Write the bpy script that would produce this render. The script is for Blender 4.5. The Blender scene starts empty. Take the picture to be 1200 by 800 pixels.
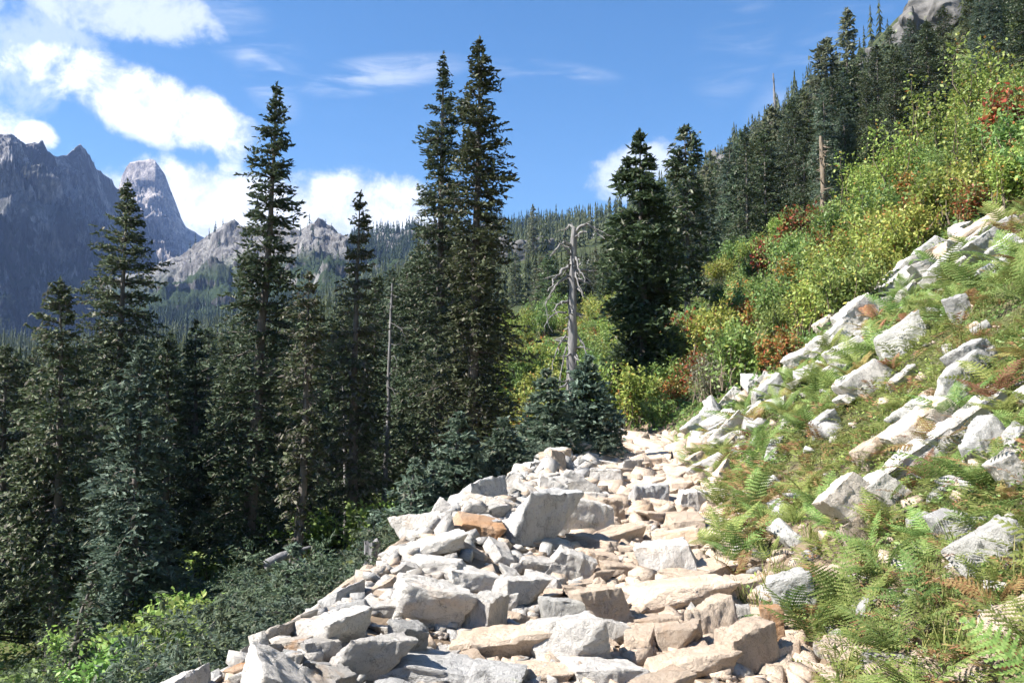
import bpy, bmesh, math, random
import numpy as np
from mathutils import Vector, Matrix, Euler, noise as mnoise

# ------------------------------------------------------------------ camera, sky, sun, exposure
SC = bpy.context.scene
COL = SC.collection
F = 1039.0                                   # focal length in photo pixels (photo 1200 x 800)
PITCH = math.atan(70.0 / F)
cam_d = bpy.data.cameras.new('camera'); cam = bpy.data.objects.new('camera', cam_d); COL.objects.link(cam)
cam_d.sensor_width = 36.0; cam_d.lens = 36.0 * F / 1200.0
cam_d.clip_start = 0.1; cam_d.clip_end = 20000
cam.location = (0, 0, 0); cam.rotation_euler = (math.pi / 2 + PITCH, 0, 0)
SC.camera = cam

SUN_AZ = math.radians(-104)                   # clockwise from +Y
SUN_EL = math.radians(46)
EXPOSURE = 1.62
sun_dir = Vector((math.sin(SUN_AZ) * math.cos(SUN_EL), math.cos(SUN_AZ) * math.cos(SUN_EL), math.sin(SUN_EL)))
sl = bpy.data.lights.new('sun', 'SUN'); so = bpy.data.objects.new('sun', sl); COL.objects.link(so)
sl.energy = 4.8; sl.angle = math.radians(0.53); sl.color = (1.0, 0.955, 0.88)
so.rotation_euler = sun_dir.to_track_quat('Z', 'Y').to_euler()
SC.view_settings.view_transform = 'Standard'; SC.view_settings.look = 'None'
SC.view_settings.exposure = EXPOSURE; SC.view_settings.gamma = 1.0
SC.cycles.use_denoising = True
SC.cycles.max_bounces = 6; SC.cycles.diffuse_bounces = 3; SC.cycles.glossy_bounces = 2
SC.cycles.transmission_bounces = 4; SC.cycles.volume_bounces = 1; SC.cycles.transparent_max_bounces = 8
SC.cycles.caustics_reflective = False; SC.cycles.caustics_refractive = False
SC.cycles.use_adaptive_sampling = True; SC.cycles.adaptive_threshold = 0.03


def pdir(px, py):
    """world direction of a photo pixel, scaled so that its y component (depth) is 1"""
    x, u = (px - 600) / F, (400 - py) / F
    y = math.cos(PITCH) - u * math.sin(PITCH); z = math.sin(PITCH) + u * math.cos(PITCH)
    return Vector((x / y, 1.0, z / y))


def proj(p):
    y = p[1] * math.cos(PITCH) + p[2] * math.sin(PITCH); z = -p[1] * math.sin(PITCH) + p[2] * math.cos(PITCH)
    return 600 + F * p[0] / y, 400 - F * z / y


class NT:
    """small node-tree helper"""
    def __init__(s, tree):
        s.t = tree; s.t.nodes.clear()
    def n(s, typ, **kw):
        nd = s.t.nodes.new(typ)
        for k, v in kw.items():
            if k.startswith('_'):
                setattr(nd, k[1:], v)
        for k, v in kw.items():
            if k.startswith('_'): continue
            key = int(k[1:]) if (k[0] == 'i' and k[1:].isdigit()) else k.replace('__', ' ')
            sock = nd.inputs[key]
            if hasattr(v, 'is_linked') or isinstance(v, bpy.types.NodeSocket): s.t.links.new(v, sock)
            else: sock.default_value = v
        return nd
    def math(s, op, a, b=0.0, c=None, clamp=False):
        nd = s.t.nodes.new('ShaderNodeMath'); nd.operation = op; nd.use_clamp = clamp
        for i, v in enumerate((a, b, c)):
            if v is None: continue
            if isinstance(v, bpy.types.NodeSocket): s.t.links.new(v, nd.inputs[i])
            else: nd.inputs[i].default_value = v
        return nd.outputs[0]
    def vmath(s, op, a, b=None):
        nd = s.t.nodes.new('ShaderNodeVectorMath'); nd.operation = op
        for i, v in enumerate((a, b)):
            if v is None: continue
            if isinstance(v, bpy.types.NodeSocket): s.t.links.new(v, nd.inputs[i])
            else: nd.inputs[i].default_value = v
        return nd.outputs['Value'] if op in ('LENGTH', 'DOT_PRODUCT') else nd.outputs[0]
    def ramp(s, fac, stops, interp='LINEAR'):
        nd = s.t.nodes.new('ShaderNodeValToRGB'); cr = nd.color_ramp; cr.interpolation = interp
        while len(cr.elements) < len(stops): cr.elements.new(0.5)
        for e, (p, c) in zip(cr.elements, stops):
            e.position = p; e.color = (*c, 1) if len(c) == 3 else c
        s.t.links.new(fac, nd.inputs[0]); return nd.outputs[0]
    def rng(s, v, a, b, c=0.0, d=1.0, smooth=True):
        nd = s.t.nodes.new('ShaderNodeMapRange'); nd.interpolation_type = 'SMOOTHSTEP' if smooth else 'LINEAR'
        s.t.links.new(v, nd.inputs[0])
        for i, x in enumerate((a, b, c, d)): nd.inputs[i + 1].default_value = x
        return nd.outputs[0]
    def mix(s, f, a, b, blend='MIX'):
        nd = s.t.nodes.new('ShaderNodeMix'); nd.data_type = 'RGBA'; nd.blend_type = blend
        for i, v in ((0, f), (6, a), (7, b)):
            if isinstance(v, bpy.types.NodeSocket): s.t.links.new(v, nd.inputs[i])
            else: nd.inputs[i].default_value = v if i == 0 else ((*v, 1) if len(v) == 3 else v)
        return nd.outputs[2]
    def noise(s, vec, scale, detail=4, rough=0.55, dist=0.0):
        nd = s.t.nodes.new('ShaderNodeTexNoise'); nd.noise_dimensions = '3D'
        if vec is not None: s.t.links.new(vec, nd.inputs['Vector'])
        nd.inputs['Scale'].default_value = scale; nd.inputs['Detail'].default_value = detail
        nd.inputs['Roughness'].default_value = rough; nd.inputs['Distortion'].default_value = dist
        return nd.outputs[0]
    def voro(s, vec, scale, feature='F1'):
        nd = s.t.nodes.new('ShaderNodeTexVoronoi'); nd.feature = feature
        s.t.links.new(vec, nd.inputs['Vector']); nd.inputs['Scale'].default_value = scale
        return nd.outputs['Distance']
    def link(s, a, b): s.t.links.new(a, b)


def build_world():
    w = bpy.data.worlds.new('World'); SC.world = w; w.use_nodes = True
    w.cycles.sampling_method = 'MANUAL'; w.cycles.sample_map_resolution = 256
    k = NT(w.node_tree)
    sky = k.n('ShaderNodeTexSky', _sky_type='NISHITA', _sun_disc=False, _sun_elevation=SUN_EL, _sun_rotation=SUN_AZ,
              _altitude=1500.0, _air_density=1.15, _dust_density=0.15, _ozone_density=2.2)
    skyc = k.n('ShaderNodeHueSaturation', Color=sky.outputs[0], Saturation=1.3).outputs[0]
    dirv = k.n('ShaderNodeTexCoord').outputs['Generated']
    n1 = k.noise(dirv, 5.5, 4, 0.62, 0.25)
    n2 = k.noise(dirv, 22.0, 6, 0.66, 0.3)
    nz = k.math('ADD', k.math('MULTIPLY', n1, 0.62), k.math('MULTIPLY', n2, 0.38))
    nz = k.math('MULTIPLY', k.math('SUBTRACT', nz, 0.5), 3.0)
    total = None
    # cloud masses: photo pixel, radii in pixels, tilt in degrees, weight
    for px, py, rx, ry, tilt, wt in ((140, 110, 150, 42, 14, 1.0), (130, 8, 120, 38, 0, .62), (235, 234, 105, 44, 8, 1.05), (420, 250, 120, 46, 4, 1.05),
                                     (310, 262, 120, 48, 0, 1.0), (44, 158, 26, 16, 0, .95), (742, 196, 66, 34, -20, .68), (30, 60, 90, 70, 0, .42),
                                     (-160, 120, 150, 90, 10, .9), (-330, 40, 220, 70, 0, .8), (1500, 60, 260, 80, 0, .75), (-700, 200, 260, 90, 0, 0.9),
                                     (-420, 260, 200, 60, 0, 0.9), (120, -260, 240, 70, 10, 0.75), (700, -420, 200, 60, 0, 0.6)):
        c = pdir(px, py).normalized()
        r = Vector((1, -c.x / c.y, 0)).normalized(); u = r.cross(c).normalized(); u = u if u.z > 0 else -u
        t = math.radians(-tilt); r2 = r * math.cos(t) + u * math.sin(t); u2 = u * math.cos(t) - r * math.sin(t)
        d = k.vmath('SUBTRACT', dirv, tuple(c))
        a = k.vmath('DOT_PRODUCT', d, tuple(r2 * (F / rx))); b = k.vmath('DOT_PRODUCT', d, tuple(u2 * (F / ry))); e = k.vmath('DOT_PRODUCT', d, tuple(c * 3.0))
        q = k.math('ADD', k.math('ADD', k.math('MULTIPLY', a, a), k.math('MULTIPLY', b, b)), k.math('MULTIPLY', e, e))
        m = k.math('MULTIPLY', k.math('SUBTRACT', 1.0, q), 0.62)
        m = k.math('MAXIMUM', m, -1.0)
        m = k.math('MULTIPLY', k.rng(k.math('ADD', m, nz), -0.08, 0.42), wt)
        total = m if total is None else k.math('MAXIMUM', total, m)
    # thin streaked wisps
    mp = k.n('ShaderNodeMapping', Vector=dirv); mp.inputs['Rotation'].default_value = (0, math.radians(8), 0); mp.inputs['Scale'].default_value = (9, 9, 55)
    ns = k.noise(mp.outputs[0], 1.0, 4, 0.6, 0.6)
    for px, py, rx, ry, tilt, wt in ((440, 88, 120, 24, -10, .42), (640, 84, 95, 15, 6, .34), (312, 92, 30, 60, -35, .42), (860, 60, 50, 70, 30, .16), (960, 70, 110, 40, -42, .22), (260, 20, 140, 40, 30, .2), (1300, -100, 300, 40, 12, .4), (-300, -120, 300, 50, 10, .4)):
        c = pdir(px, py).normalized()
        r = Vector((1, -c.x / c.y, 0)).normalized(); u = r.cross(c).normalized(); u = u if u.z > 0 else -u
        t = math.radians(-tilt); r2 = r * math.cos(t) + u * math.sin(t); u2 = u * math.cos(t) - r * math.sin(t)
        d = k.vmath('SUBTRACT', dirv, tuple(c))
        a = k.vmath('DOT_PRODUCT', d, tuple(r2 * (F / rx))); b = k.vmath('DOT_PRODUCT', d, tuple(u2 * (F / ry))); e = k.vmath('DOT_PRODUCT', d, tuple(c * 3.0))
        q = k.math('ADD', k.math('ADD', k.math('MULTIPLY', a, a), k.math('MULTIPLY', b, b)), k.math('MULTIPLY', e, e))
        m = k.math('MULTIPLY', k.math('MULTIPLY', k.rng(q, 1.0, 0.0), k.rng(ns, 0.36, 0.72)), wt)
        total = k.math('MAXIMUM', total, m)
    # scattered cloud over the rest of the sky (behind and beside the view)
    sep = k.n('ShaderNodeSeparateXYZ', Vector=dirv)
    g = k.math('MULTIPLY', k.rng(k.math('ADD', n1, k.math('MULTIPLY', k.math('SUBTRACT', n2, 0.5), 0.25)), 0.56, 0.72), 0.9)
    g = k.math('MULTIPLY', g, k.rng(sep.outputs[1], 0.5, 0.2))
    g = k.math('MULTIPLY', g, k.rng(sep.outputs[2], 0.02, 0.2))
    total = k.math('MAXIMUM', total, g)
    shade = n2
    ccol = k.mix(k.rng(shade, 0.36, 0.56), (5.0, 5.5, 6.3), (7.8, 7.9, 8.0))
    col = k.mix(total, skyc, ccol)
    bg = k.n('ShaderNodeBackground', Color=col, Strength=0.057)
    out = k.n('ShaderNodeOutputWorld', Surface=bg.outputs[0])


build_world()

# ------------------------------------------------------------------ terrain functions
SEED = 7
RNG = np.random.default_rng(SEED)
random.seed(SEED)


def sstep(a, b, x):
    t = np.clip((x - a) / (b - a), 0, 1); return t * t * (3 - 2 * t)


class VN:
    """value noise on a lattice, vectorised"""
    def __init__(s, seed): s.g = np.random.default_rng(seed).random((256, 256))
    def __call__(s, x, y):
        x = np.asarray(x, float); y = np.asarray(y, float)
        xi = np.floor(x).astype(int); yi = np.floor(y).astype(int); fx = x - xi; fy = y - yi
        fx = fx * fx * (3 - 2 * fx); fy = fy * fy * (3 - 2 * fy); g = s.g
        a = g[xi & 255, yi & 255]; b = g[(xi + 1) & 255, yi & 255]; c = g[xi & 255, (yi + 1) & 255]; d = g[(xi + 1) & 255, (yi + 1) & 255]
        return (a * (1 - fx) + b * fx) * (1 - fy) + (c * (1 - fx) + d * fx) * fy
    def fbm(s, x, y, o=5, r=0.5):
        t = 0; a = 1; n = 0
        for i in range(o):
            t = t + a * s(x * 2 ** i + 17 * i, y * 2 ** i + 31 * i); n += a; a *= r
        return t / n
    def ridge(s, x, y, o=5, r=0.5):
        t = 0; a = 1; n = 0
        for i in range(o):
            t = t + a * (1 - np.abs(2 * s(x * 2 ** i + 17 * i, y * 2 ** i + 31 * i) - 1)); n += a; a *= r
        return t / n


VN1, VN2, VN3 = VN(1), VN(2), VN(3)


def xt(y): return 0.135 * np.clip(y, -30, 26) - 0.04 * np.clip(y - 26, 0, 30)


def zt(y): return -1.68 + 0.021 * np.clip(y, -20, 60)


def near_h(x, y, detail=True):
    s = x - xt(y)
    r = np.maximum(s - 0.75, 0); ed = 2.08 - .48 * sstep(5, 13, y); l = np.maximum(-s - ed, 0)
    zr = 0.72 * (np.sqrt(r * r + 0.25) - 0.5)
    l = l * (1 - .45 * sstep(24, 42, y))
    zl = -(0.85 * np.minimum(l, 2.8) + 0.30 * np.clip(l - 2.8, 0, 24) + 0.05 * np.clip(l - 26.8, 0, 60))
    z = zt(y) + zr + zl
    if detail:
        w = np.clip(np.abs(s) / 3, 0.15, 1)
        z = z + w * (0.55 * (VN1.fbm(x * .33, y * .33, 4) - .5) + 0.1 * (VN2.fbm(x * 1.7, y * 1.7, 3) - .5))
        z = z + 0.28 * np.exp(-((s + ed - .15) / 0.7) ** 2) * sstep(2, 6, y) * (1 - sstep(20, 30, y))          # rubble berm on the outer edge
    return z


A_K = np.array([-1.6, -.6, -.45, -.35, -.25, -.19, -.1, 0, .1, .175, .24, .31, .385, .443, .577, 1.0, 1.6])
E_K = np.array([.05, .05, .055, .07, .09, .12, .15, .178, .200, .228, .272, .330, .390, .44, .55, .72, .8])
D_K = np.array([600, 600, 600, 620, 650, 650, 620, 560, 500, 450, 400, 340, 290, 255, 210, 180, 160.])
P_K = np.array([1.3, 1.3, 1.3, 1.3, 1.2, 1.2, 1.15, 1.1, 1.1, 1.05, 1, 1, 1, 1, 1, 1, 1])
Y0 = 45.0


def H(x, y, detail=True):
    x = np.asarray(x, float); y = np.asarray(y, float)
    yn = np.minimum(y, Y0); a = x / np.maximum(y, 1.0)
    xn = np.where(y > Y0, a * Y0, x)
    z0 = near_h(xn, yn, detail)
    e = np.interp(a, A_K, E_K); D = np.interp(a, A_K, D_K); p = np.interp(a, A_K, P_K)
    f = np.clip((y - Y0) / (D - Y0), 0, 3)
    top = e * D
    zf = z0 + (top - z0) * np.minimum(f, 1) ** p - np.maximum(f - 1, 0) * D * 0.25
    if detail:
        zf = zf + sstep(55, 120, y) * (9 * (VN2.fbm(x * .018, y * .018, 4) - .5) + 4.5 * (VN3.fbm(x * .06, y * .06, 3) - .5))
    return np.where(y > Y0, zf, z0)


def h1(x, y): return float(H(x, y))


def normal_at(x, y, e=0.25):
    return Vector((-(h1(x + e, y) - h1(x - e, y)) / (2 * e), -(h1(x, y + e) - h1(x, y - e)) / (2 * e), 1)).normalized()


def hit(px, py, d0=2.5, d1=700):
    """where the view ray through a photo pixel first meets the ground"""
    v = pdir(px, py)
    ds = np.geomspace(d0, d1, 1500)
    g = v.z * ds - H(v.x * ds, ds)
    i = np.nonzero(g <= 0)[0]
    d = float(ds[i[0]]) if len(i) else d1
    return Vector((v.x * d, d, h1(v.x * d, d)))


# ------------------------------------------------------------------ mesh helpers
def mesh(name, v, f, mats=(), smooth=False, mi=None):
    v = np.asarray(v, np.float32).reshape(-1, 3); f = np.asarray(f, np.int32)
    me = bpy.data.meshes.new(name); nf, k = f.shape
    me.vertices.add(len(v)); me.vertices.foreach_set('co', v.ravel())
    me.loops.add(nf * k); me.loops.foreach_set('vertex_index', f.ravel())
    me.polygons.add(nf); me.polygons.foreach_set('loop_start', np.arange(0, nf * k, k, dtype=np.int32))
    me.polygons.foreach_set('loop_total', np.full(nf, k, np.int32))
    if smooth: me.polygons.foreach_set('use_smooth', np.ones(nf, bool))
    for m in mats: me.materials.append(m)
    if mi is not None: me.polygons.foreach_set('material_index', np.asarray(mi, np.int32))
    me.update(calc_edges=True); me.validate()
    return me


def obj(name, me, parent=None, loc=None, rot=None, scale=None, label=None, cat=None, group=None, kind=None):
    o = bpy.data.objects.new(name, me); COL.objects.link(o)
    if parent is not None: o.parent = parent
    if loc is not None: o.location = loc
    if rot is not None: o.rotation_euler = rot
    if scale is not None: o.scale = scale if hasattr(scale, '__len__') else (scale,) * 3
    if label: o['label'] = label
    if cat: o['category'] = cat
    if group: o['group'] = group
    if kind: o['kind'] = kind
    return o


def tube(pts, rad, n=6, cap=True):
    pts = np.asarray(pts, float); rad = np.asarray(rad, float); m = len(pts)
    tan = np.gradient(pts, axis=0); tan /= np.linalg.norm(tan, axis=1)[:, None] + 1e-9
    ref = np.where(np.abs(tan[:, 2:3]) > 0.9, np.array([[1.0, 0, 0]]), np.array([[0, 0, 1.0]]))
    u = np.cross(tan, ref); u /= np.linalg.norm(u, axis=1)[:, None]; w = np.cross(tan, u)
    a = np.arange(n) * 2 * np.pi / n
    v = pts[:, None] + rad[:, None, None] * (np.cos(a)[None, :, None] * u[:, None] + np.sin(a)[None, :, None] * w[:, None])
    i = np.arange(m - 1)[:, None] * n; j = np.arange(n)[None]; j2 = (j + 1) % n
    f = np.stack([i + j, i + j2, i + n + j2, i + n + j], -1).reshape(-1, 4)
    return v.reshape(-1, 3), f


def join(parts):
    vs, fs, o = [], [], 0
    for v, f in parts:
        vs.append(v); fs.append(f + o); o += len(v)
    return np.concatenate(vs), np.concatenate(fs)


def diamonds(c, d, nrm, l, w):
    """leaf-like rhombs: centre, axis, normal, length, width"""
    d = d / (np.linalg.norm(d, axis=1)[:, None] + 1e-9)
    s = np.cross(d, nrm); s /= np.linalg.norm(s, axis=1)[:, None] + 1e-9
    l = np.broadcast_to(np.asarray(l, float), (len(c),))[:, None]; w = np.broadcast_to(np.asarray(w, float), (len(c),))[:, None]
    v = np.stack([c - d * l * .5, c + s * w * .5 - d * l * .05, c + d * l * .5, c - s * w * .5 - d * l * .05], 1).reshape(-1, 3)
    f = np.arange(len(c) * 4).reshape(-1, 4)
    return v, f


# ------------------------------------------------------------------ materials
MAT = {}


def newmat(name):
    m = bpy.data.materials.new(name); m.use_nodes = True; MAT[name] = m
    return NT(m.node_tree)


def finish(k, shader, disp=None):
    k.n('ShaderNodeOutputMaterial', Surface=shader)


def leaf_mat(name, cols, trans=0.3, rough=0.55, spec=0.3, clump=0.0, hue_obj=0.12):
    k = newmat(name)
    geo = k.n('ShaderNodeNewGeometry'); oi = k.n('ShaderNodeObjectInfo')
    c = k.ramp(geo.outputs['Random Per Island'], [(i / max(1, len(cols) - 1), q) for i, q in enumerate(cols)])
    hsv = k.n('ShaderNodeHueSaturation', Color=c)
    k.link(k.rng(oi.outputs['Random'], 0, 1, 0.5 - hue_obj * .25, 0.5 + hue_obj * .25, False), hsv.inputs['Hue'])
    k.link(k.rng(k.n('ShaderNodeTexWhiteNoise', _noise_dimensions='1D', W=oi.outputs['Random']).outputs[0], 0, 1, 1 - hue_obj * 2, 1 + hue_obj * 2, False), hsv.inputs['Value'])
    c = hsv.outputs[0]
    if clump:
        tc = k.n('ShaderNodeTexCoord')
        nz = k.noise(tc.outputs['Object'], clump, 2)
        c = k.mix(k.rng(nz, .35, .65, 0.0, 0.45), c, k.mix(0.6, c, cols[-1]))
    b = k.n('ShaderNodeBsdfPrincipled', Base__Color=c, Roughness=rough)
    b.inputs['Specular IOR Level'].default_value = spec
    t = k.n('ShaderNodeBsdfTranslucent', Color=k.mix(0.35, c, (0.6, 0.8, 0.1), 'MULTIPLY') if False else c)
    mx = k.n('ShaderNodeMixShader', i0=trans, i1=b.outputs[0], i2=t.outputs[0])
    finish(k, mx.outputs[0]); return MAT[name]


def bark_mat(name, c1, c2, scale=6.0):
    k = newmat(name); tc = k.n('ShaderNodeTexCoord')
    mp = k.n('ShaderNodeMapping', Vector=tc.outputs['Object']); mp.inputs['Scale'].default_value = (1, 1, .18)
    nz = k.noise(mp.outputs[0], scale, 6, .65)
    c = k.ramp(nz, [(.3, c1), (.7, c2)])
    b = k.n('ShaderNodeBsdfPrincipled', Base__Color=c, Roughness=.9)
    bp = k.n('ShaderNodeBump', Strength=.6, Distance=.04, Height=nz); k.link(bp.outputs[0], b.inputs['Normal'])
    finish(k, b.outputs[0]); return MAT[name]


def rock_mat(name, base, dark, stain, stain_amt, lichen=0.0, dust=0.0):
    k = newmat(name); tc = k.n('ShaderNodeTexCoord'); oi = k.n('ShaderNodeObjectInfo')
    off = k.vmath('ADD', tc.outputs['Object'], k.n('ShaderNodeCombineXYZ', X=k.math('MULTIPLY', oi.outputs['Random'], 37.0), Y=k.math('MULTIPLY', oi.outputs['Random'], 91.0), Z=k.math('MULTIPLY', oi.outputs['Random'], 53.0)).outputs[0])
    n1 = k.noise(off, 2.2, 6, .6, .3); n2 = k.noise(off, 6.5, 8, .74, .4); n3 = k.noise(off, 48.0, 4, .75); n4 = k.noise(off, 1.1, 4, .55, .6)
    c = k.mix(k.rng(n1, .38, .66), base, tuple(0.74 * b + 0.26 * d for b, d in zip(base, dark)))
    c = k.mix(k.rng(n2, .51, .66, 0, .62), c, dark)
    ck = k.n('ShaderNodeTexNoise', Vector=off, Scale=2.3, Detail=6.0, Roughness=.6, Distortion=.6).outputs[0]
    c = k.mix(k.rng(k.math('ABSOLUTE', k.math('SUBTRACT', ck, .5)), .006, 0.0, 0, .55), c, tuple(.4 * q for q in dark))   # hairline fractures                       # grey weathering blotches
    c = k.mix(k.rng(n4, .62 - stain_amt, .80 - stain_amt, 0, .85), c, stain)
    if lichen:
        vr = k.noise(off, 4.2, 5, .75, .8)
        c = k.mix(k.rng(vr, .60, .66, 0, lichen), c, (.10, .105, .09))
        c = k.mix(k.rng(k.noise(off, 3.1, 5, .7, .5), .63, .70, 0, lichen * .7), c, (.30, .34, .17))
    c = k.mix(k.rng(n3, .56, .68, 0, .5), c, tuple(.45 * q for q in dark))    # mineral specks
    if dust:
        gn = k.n('ShaderNodeSeparateXYZ', Vector=k.n('ShaderNodeNewGeometry').outputs['Normal'])
        c = k.mix(k.math('MULTIPLY', k.rng(gn.outputs[2], .5, .95, 0, dust), k.rng(n2, .3, .6)), c, (.50, .37, .26))
    hsv = k.n('ShaderNodeHueSaturation', Color=c)
    k.link(k.rng(oi.outputs['Random'], 0, 1, .78, 1.08, False), hsv.inputs['Value'])
    b = k.n('ShaderNodeBsdfPrincipled', Base__Color=hsv.outputs[0], Roughness=.85)
    b.inputs['Specular IOR Level'].default_value = .25
    hh = k.math('ADD', k.math('ADD', k.math('MULTIPLY', n2, .7), k.math('MULTIPLY', k.noise(off, 19.0, 5, .7), .45)), k.math('MULTIPLY', n3, .25))
    cr = k.rng(k.voro(k.vmath('ADD', off, k.vmath('MULTIPLY', k.n('ShaderNodeTexNoise', Vector=off).outputs['Color'], (.5, .5, .5))), 1.1, 'DISTANCE_TO_EDGE'), 0, .02)
    hh = k.math('ADD', hh, k.math('MULTIPLY', cr, .07))
    bp = k.n('ShaderNodeBump', Strength=1.0, Distance=.05, Height=hh); k.link(bp.outputs[0], b.inputs['Normal'])
    finish(k, b.outputs[0]); return MAT[name]


R_WHITE = rock_mat('granite_white', (.64, .60, .55), (.30, .285, .27), (.58, .45, .34), .06, .45)
R_GREY = rock_mat('granite_grey', (.50, .485, .465), (.20, .195, .19), (.44, .35, .27), -.06, .5)
R_TAN = rock_mat('granite_tan', (.66, .535, .42), (.36, .29, .235), (.58, .41, .28), .08, .08, .5)
R_ORANGE = rock_mat('granite_orange', (.64, .57, .49), (.34, .28, .23), (.56, .33, .18), .10, .1)
R_RUST = rock_mat('granite_rust', (.58, .40, .27), (.34, .24, .17), (.55, .29, .13), .20, .05)
R_LICHEN = rock_mat('granite_lichen', (.58, .56, .52), (.24, .24, .22), (.48, .37, .26), -.04, .85)
ROCKM = {'white': R_WHITE, 'grey': R_GREY, 'tan': R_TAN, 'orange': R_ORANGE, 'rust': R_RUST, 'lichen': R_LICHEN}

BARK = bark_mat('bark', (.055, .045, .038), (.17, .15, .135))
BARK_PALE = bark_mat('bark_pale', (.16, .145, .13), (.38, .36, .33))
DEADWOOD = bark_mat('deadwood', (.085, .08, .082), (.27, .26, .255), 9.0)
TWIG = bark_mat('twig', (.10, .075, .05), (.24, .19, .14), 12.0)
NEEDLE = leaf_mat('fir_needles', [(.034, .054, .028), (.058, .086, .046), (.086, .116, .064), (.122, .148, .088)], .22, .6, .2, .35)
NEEDLE_BLUE = leaf_mat('blue_fir_needles', [(.056, .090, .060), (.092, .136, .092), (.130, .176, .126), (.18, .22, .168)], .32, .6, .2, .5)
NEEDLE_DARK = leaf_mat('hemlock_needles', [(.028, .044, .020), (.048, .068, .032), (.070, .094, .044), (.098, .120, .062)], .24, .6, .2, .35)
NEEDLE_OLIVE = leaf_mat('olive_fir_needles', [(.036, .056, .024), (.062, .088, .042), (.092, .120, .060), (.130, .150, .085)], .22, .6, .2, .4)
LICHEN = leaf_mat('dead_twigs', [(.085, .075, .060), (.13, .12, .10), (.18, .18, .135), (.26, .26, .19)], .2, .9, .1)
HILL = leaf_mat('hillside_needles', [(.062, .088, .052), (.104, .135, .081), (.153, .182, .111), (.227, .240, .169)], .40, .65, .15, .1, .25)
FOREST = leaf_mat('forest_needles', [(.044, .069, .034), (.074, .106, .053), (.103, .140, .067), (.144, .172, .090)], .38, .65, .15, .06, .2)
L_GREEN = leaf_mat('leaf_green', [(.085, .145, .038), (.130, .205, .054), (.185, .272, .078), (.245, .335, .11)], .35, .5, .3, .6)
L_YELLOW = leaf_mat('leaf_yellow_green', [(.13, .195, .042), (.19, .265, .056), (.27, .335, .076), (.36, .375, .095)], .35, .5, .3, .6)
L_LIME = leaf_mat('leaf_lime', [(.132, .220, .050), (.209, .319, .066), (.286, .385, .099), (.352, .440, .154)], .4, .5, .3, .6)
L_RED = leaf_mat('leaf_red', [(.17, .15, .04), (.32, .15, .05), (.38, .11, .05), (.27, .07, .04)], .3, .5, .3, 1.2)
L_ORANGE = leaf_mat('leaf_orange', [(.16, .20, .045), (.30, .24, .05), (.38, .20, .05), (.36, .13, .05)], .3, .5, .3, .9)
L_GREY = leaf_mat('leaf_grey_green', [(.10, .12, .07), (.17, .19, .12), (.22, .23, .16), (.30, .29, .23)], .3, .6, .25, .6)
FERN = leaf_mat('fern_green', [(.10, .15, .04), (.15, .21, .055), (.21, .27, .08), (.28, .32, .12)], .35, .7, .12, 0, .14)
FERN_BROWN = leaf_mat('fern_brown', [(.15, .09, .04), (.24, .14, .06), (.32, .22, .09), (.28, .26, .10)], .3, .7, .2, 0, .2)
GRASS = leaf_mat('grass_blades', [(.13, .17, .045), (.20, .24, .06), (.28, .28, .09), (.36, .30, .14)], .35, .6, .2)
LITTER = leaf_mat('dead_litter', [(.10, .07, .05), (.19, .14, .10), (.27, .21, .16), (.34, .29, .23)], .2, .9, .1)


def ground_material():
    k = newmat('mountain_soil'); tc = k.n('ShaderNodeTexCoord'); p = tc.outputs['Object']
    n1 = k.noise(p, .35, 6, .6); n2 = k.noise(p, 2.5, 6, .7); n3 = k.noise(p, 22, 4, .7)
    soil = k.ramp(n2, [(.3, (.13, .095, .065)), (.55, (.23, .175, .125)), (.75, (.35, .275, .21))])
    moss = k.ramp(n3, [(.3, (.040, .050, .018)), (.5, (.075, .085, .030)), (.7, (.11, .12, .045))])
    sep = k.n('ShaderNodeSeparateXYZ', Vector=p)
    s = k.math('SUBTRACT', sep.outputs[0], k.math('MULTIPLY', sep.outputs[1], .135))
    away = k.math('MAXIMUM', k.rng(s, 1.2, 2.4), k.rng(s, -3.5, -5.5))
    cov = k.math('MULTIPLY', k.rng(k.math('ADD', n1, k.math('MULTIPLY', n2, .25)), .46, .62), away)
    cov = k.math('MAXIMUM', cov, k.math('MULTIPLY', k.rng(sep.outputs[1], 30, 40), .85))
    cov = k.math('MAXIMUM', cov, k.math('MULTIPLY', k.rng(s, -5, -8), .9))
    c = k.mix(cov, soil, moss)
    far = k.rng(sep.outputs[1], 60, 110)
    rn = k.noise(p, .021, 5, .6); fm = k.ramp(k.noise(p, .12, 4, .6), [(.3, (.022, .032, .014)), (.55, (.048, .058, .024)), (.75, (.10, .10, .05))])
    rock = k.ramp(k.noise(p, .25, 6, .7), [(.3, (.16, .15, .15)), (.7, (.40, .385, .37))])
    fc = k.mix(k.rng(rn, .60, .66), fm, rock)
    c = k.mix(far, c, fc)
    b = k.n('ShaderNodeBsdfPrincipled', Base__Color=c, Roughness=.95); b.inputs['Specular IOR Level'].default_value = .1
    bp = k.n('ShaderNodeBump', Strength=.8, Distance=.05, Height=k.math('ADD', n2, k.math('MULTIPLY', n3, .5))); k.link(bp.outputs[0], b.inputs['Normal'])
    finish(k, b.outputs[0]); return MAT['mountain_soil']


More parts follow.
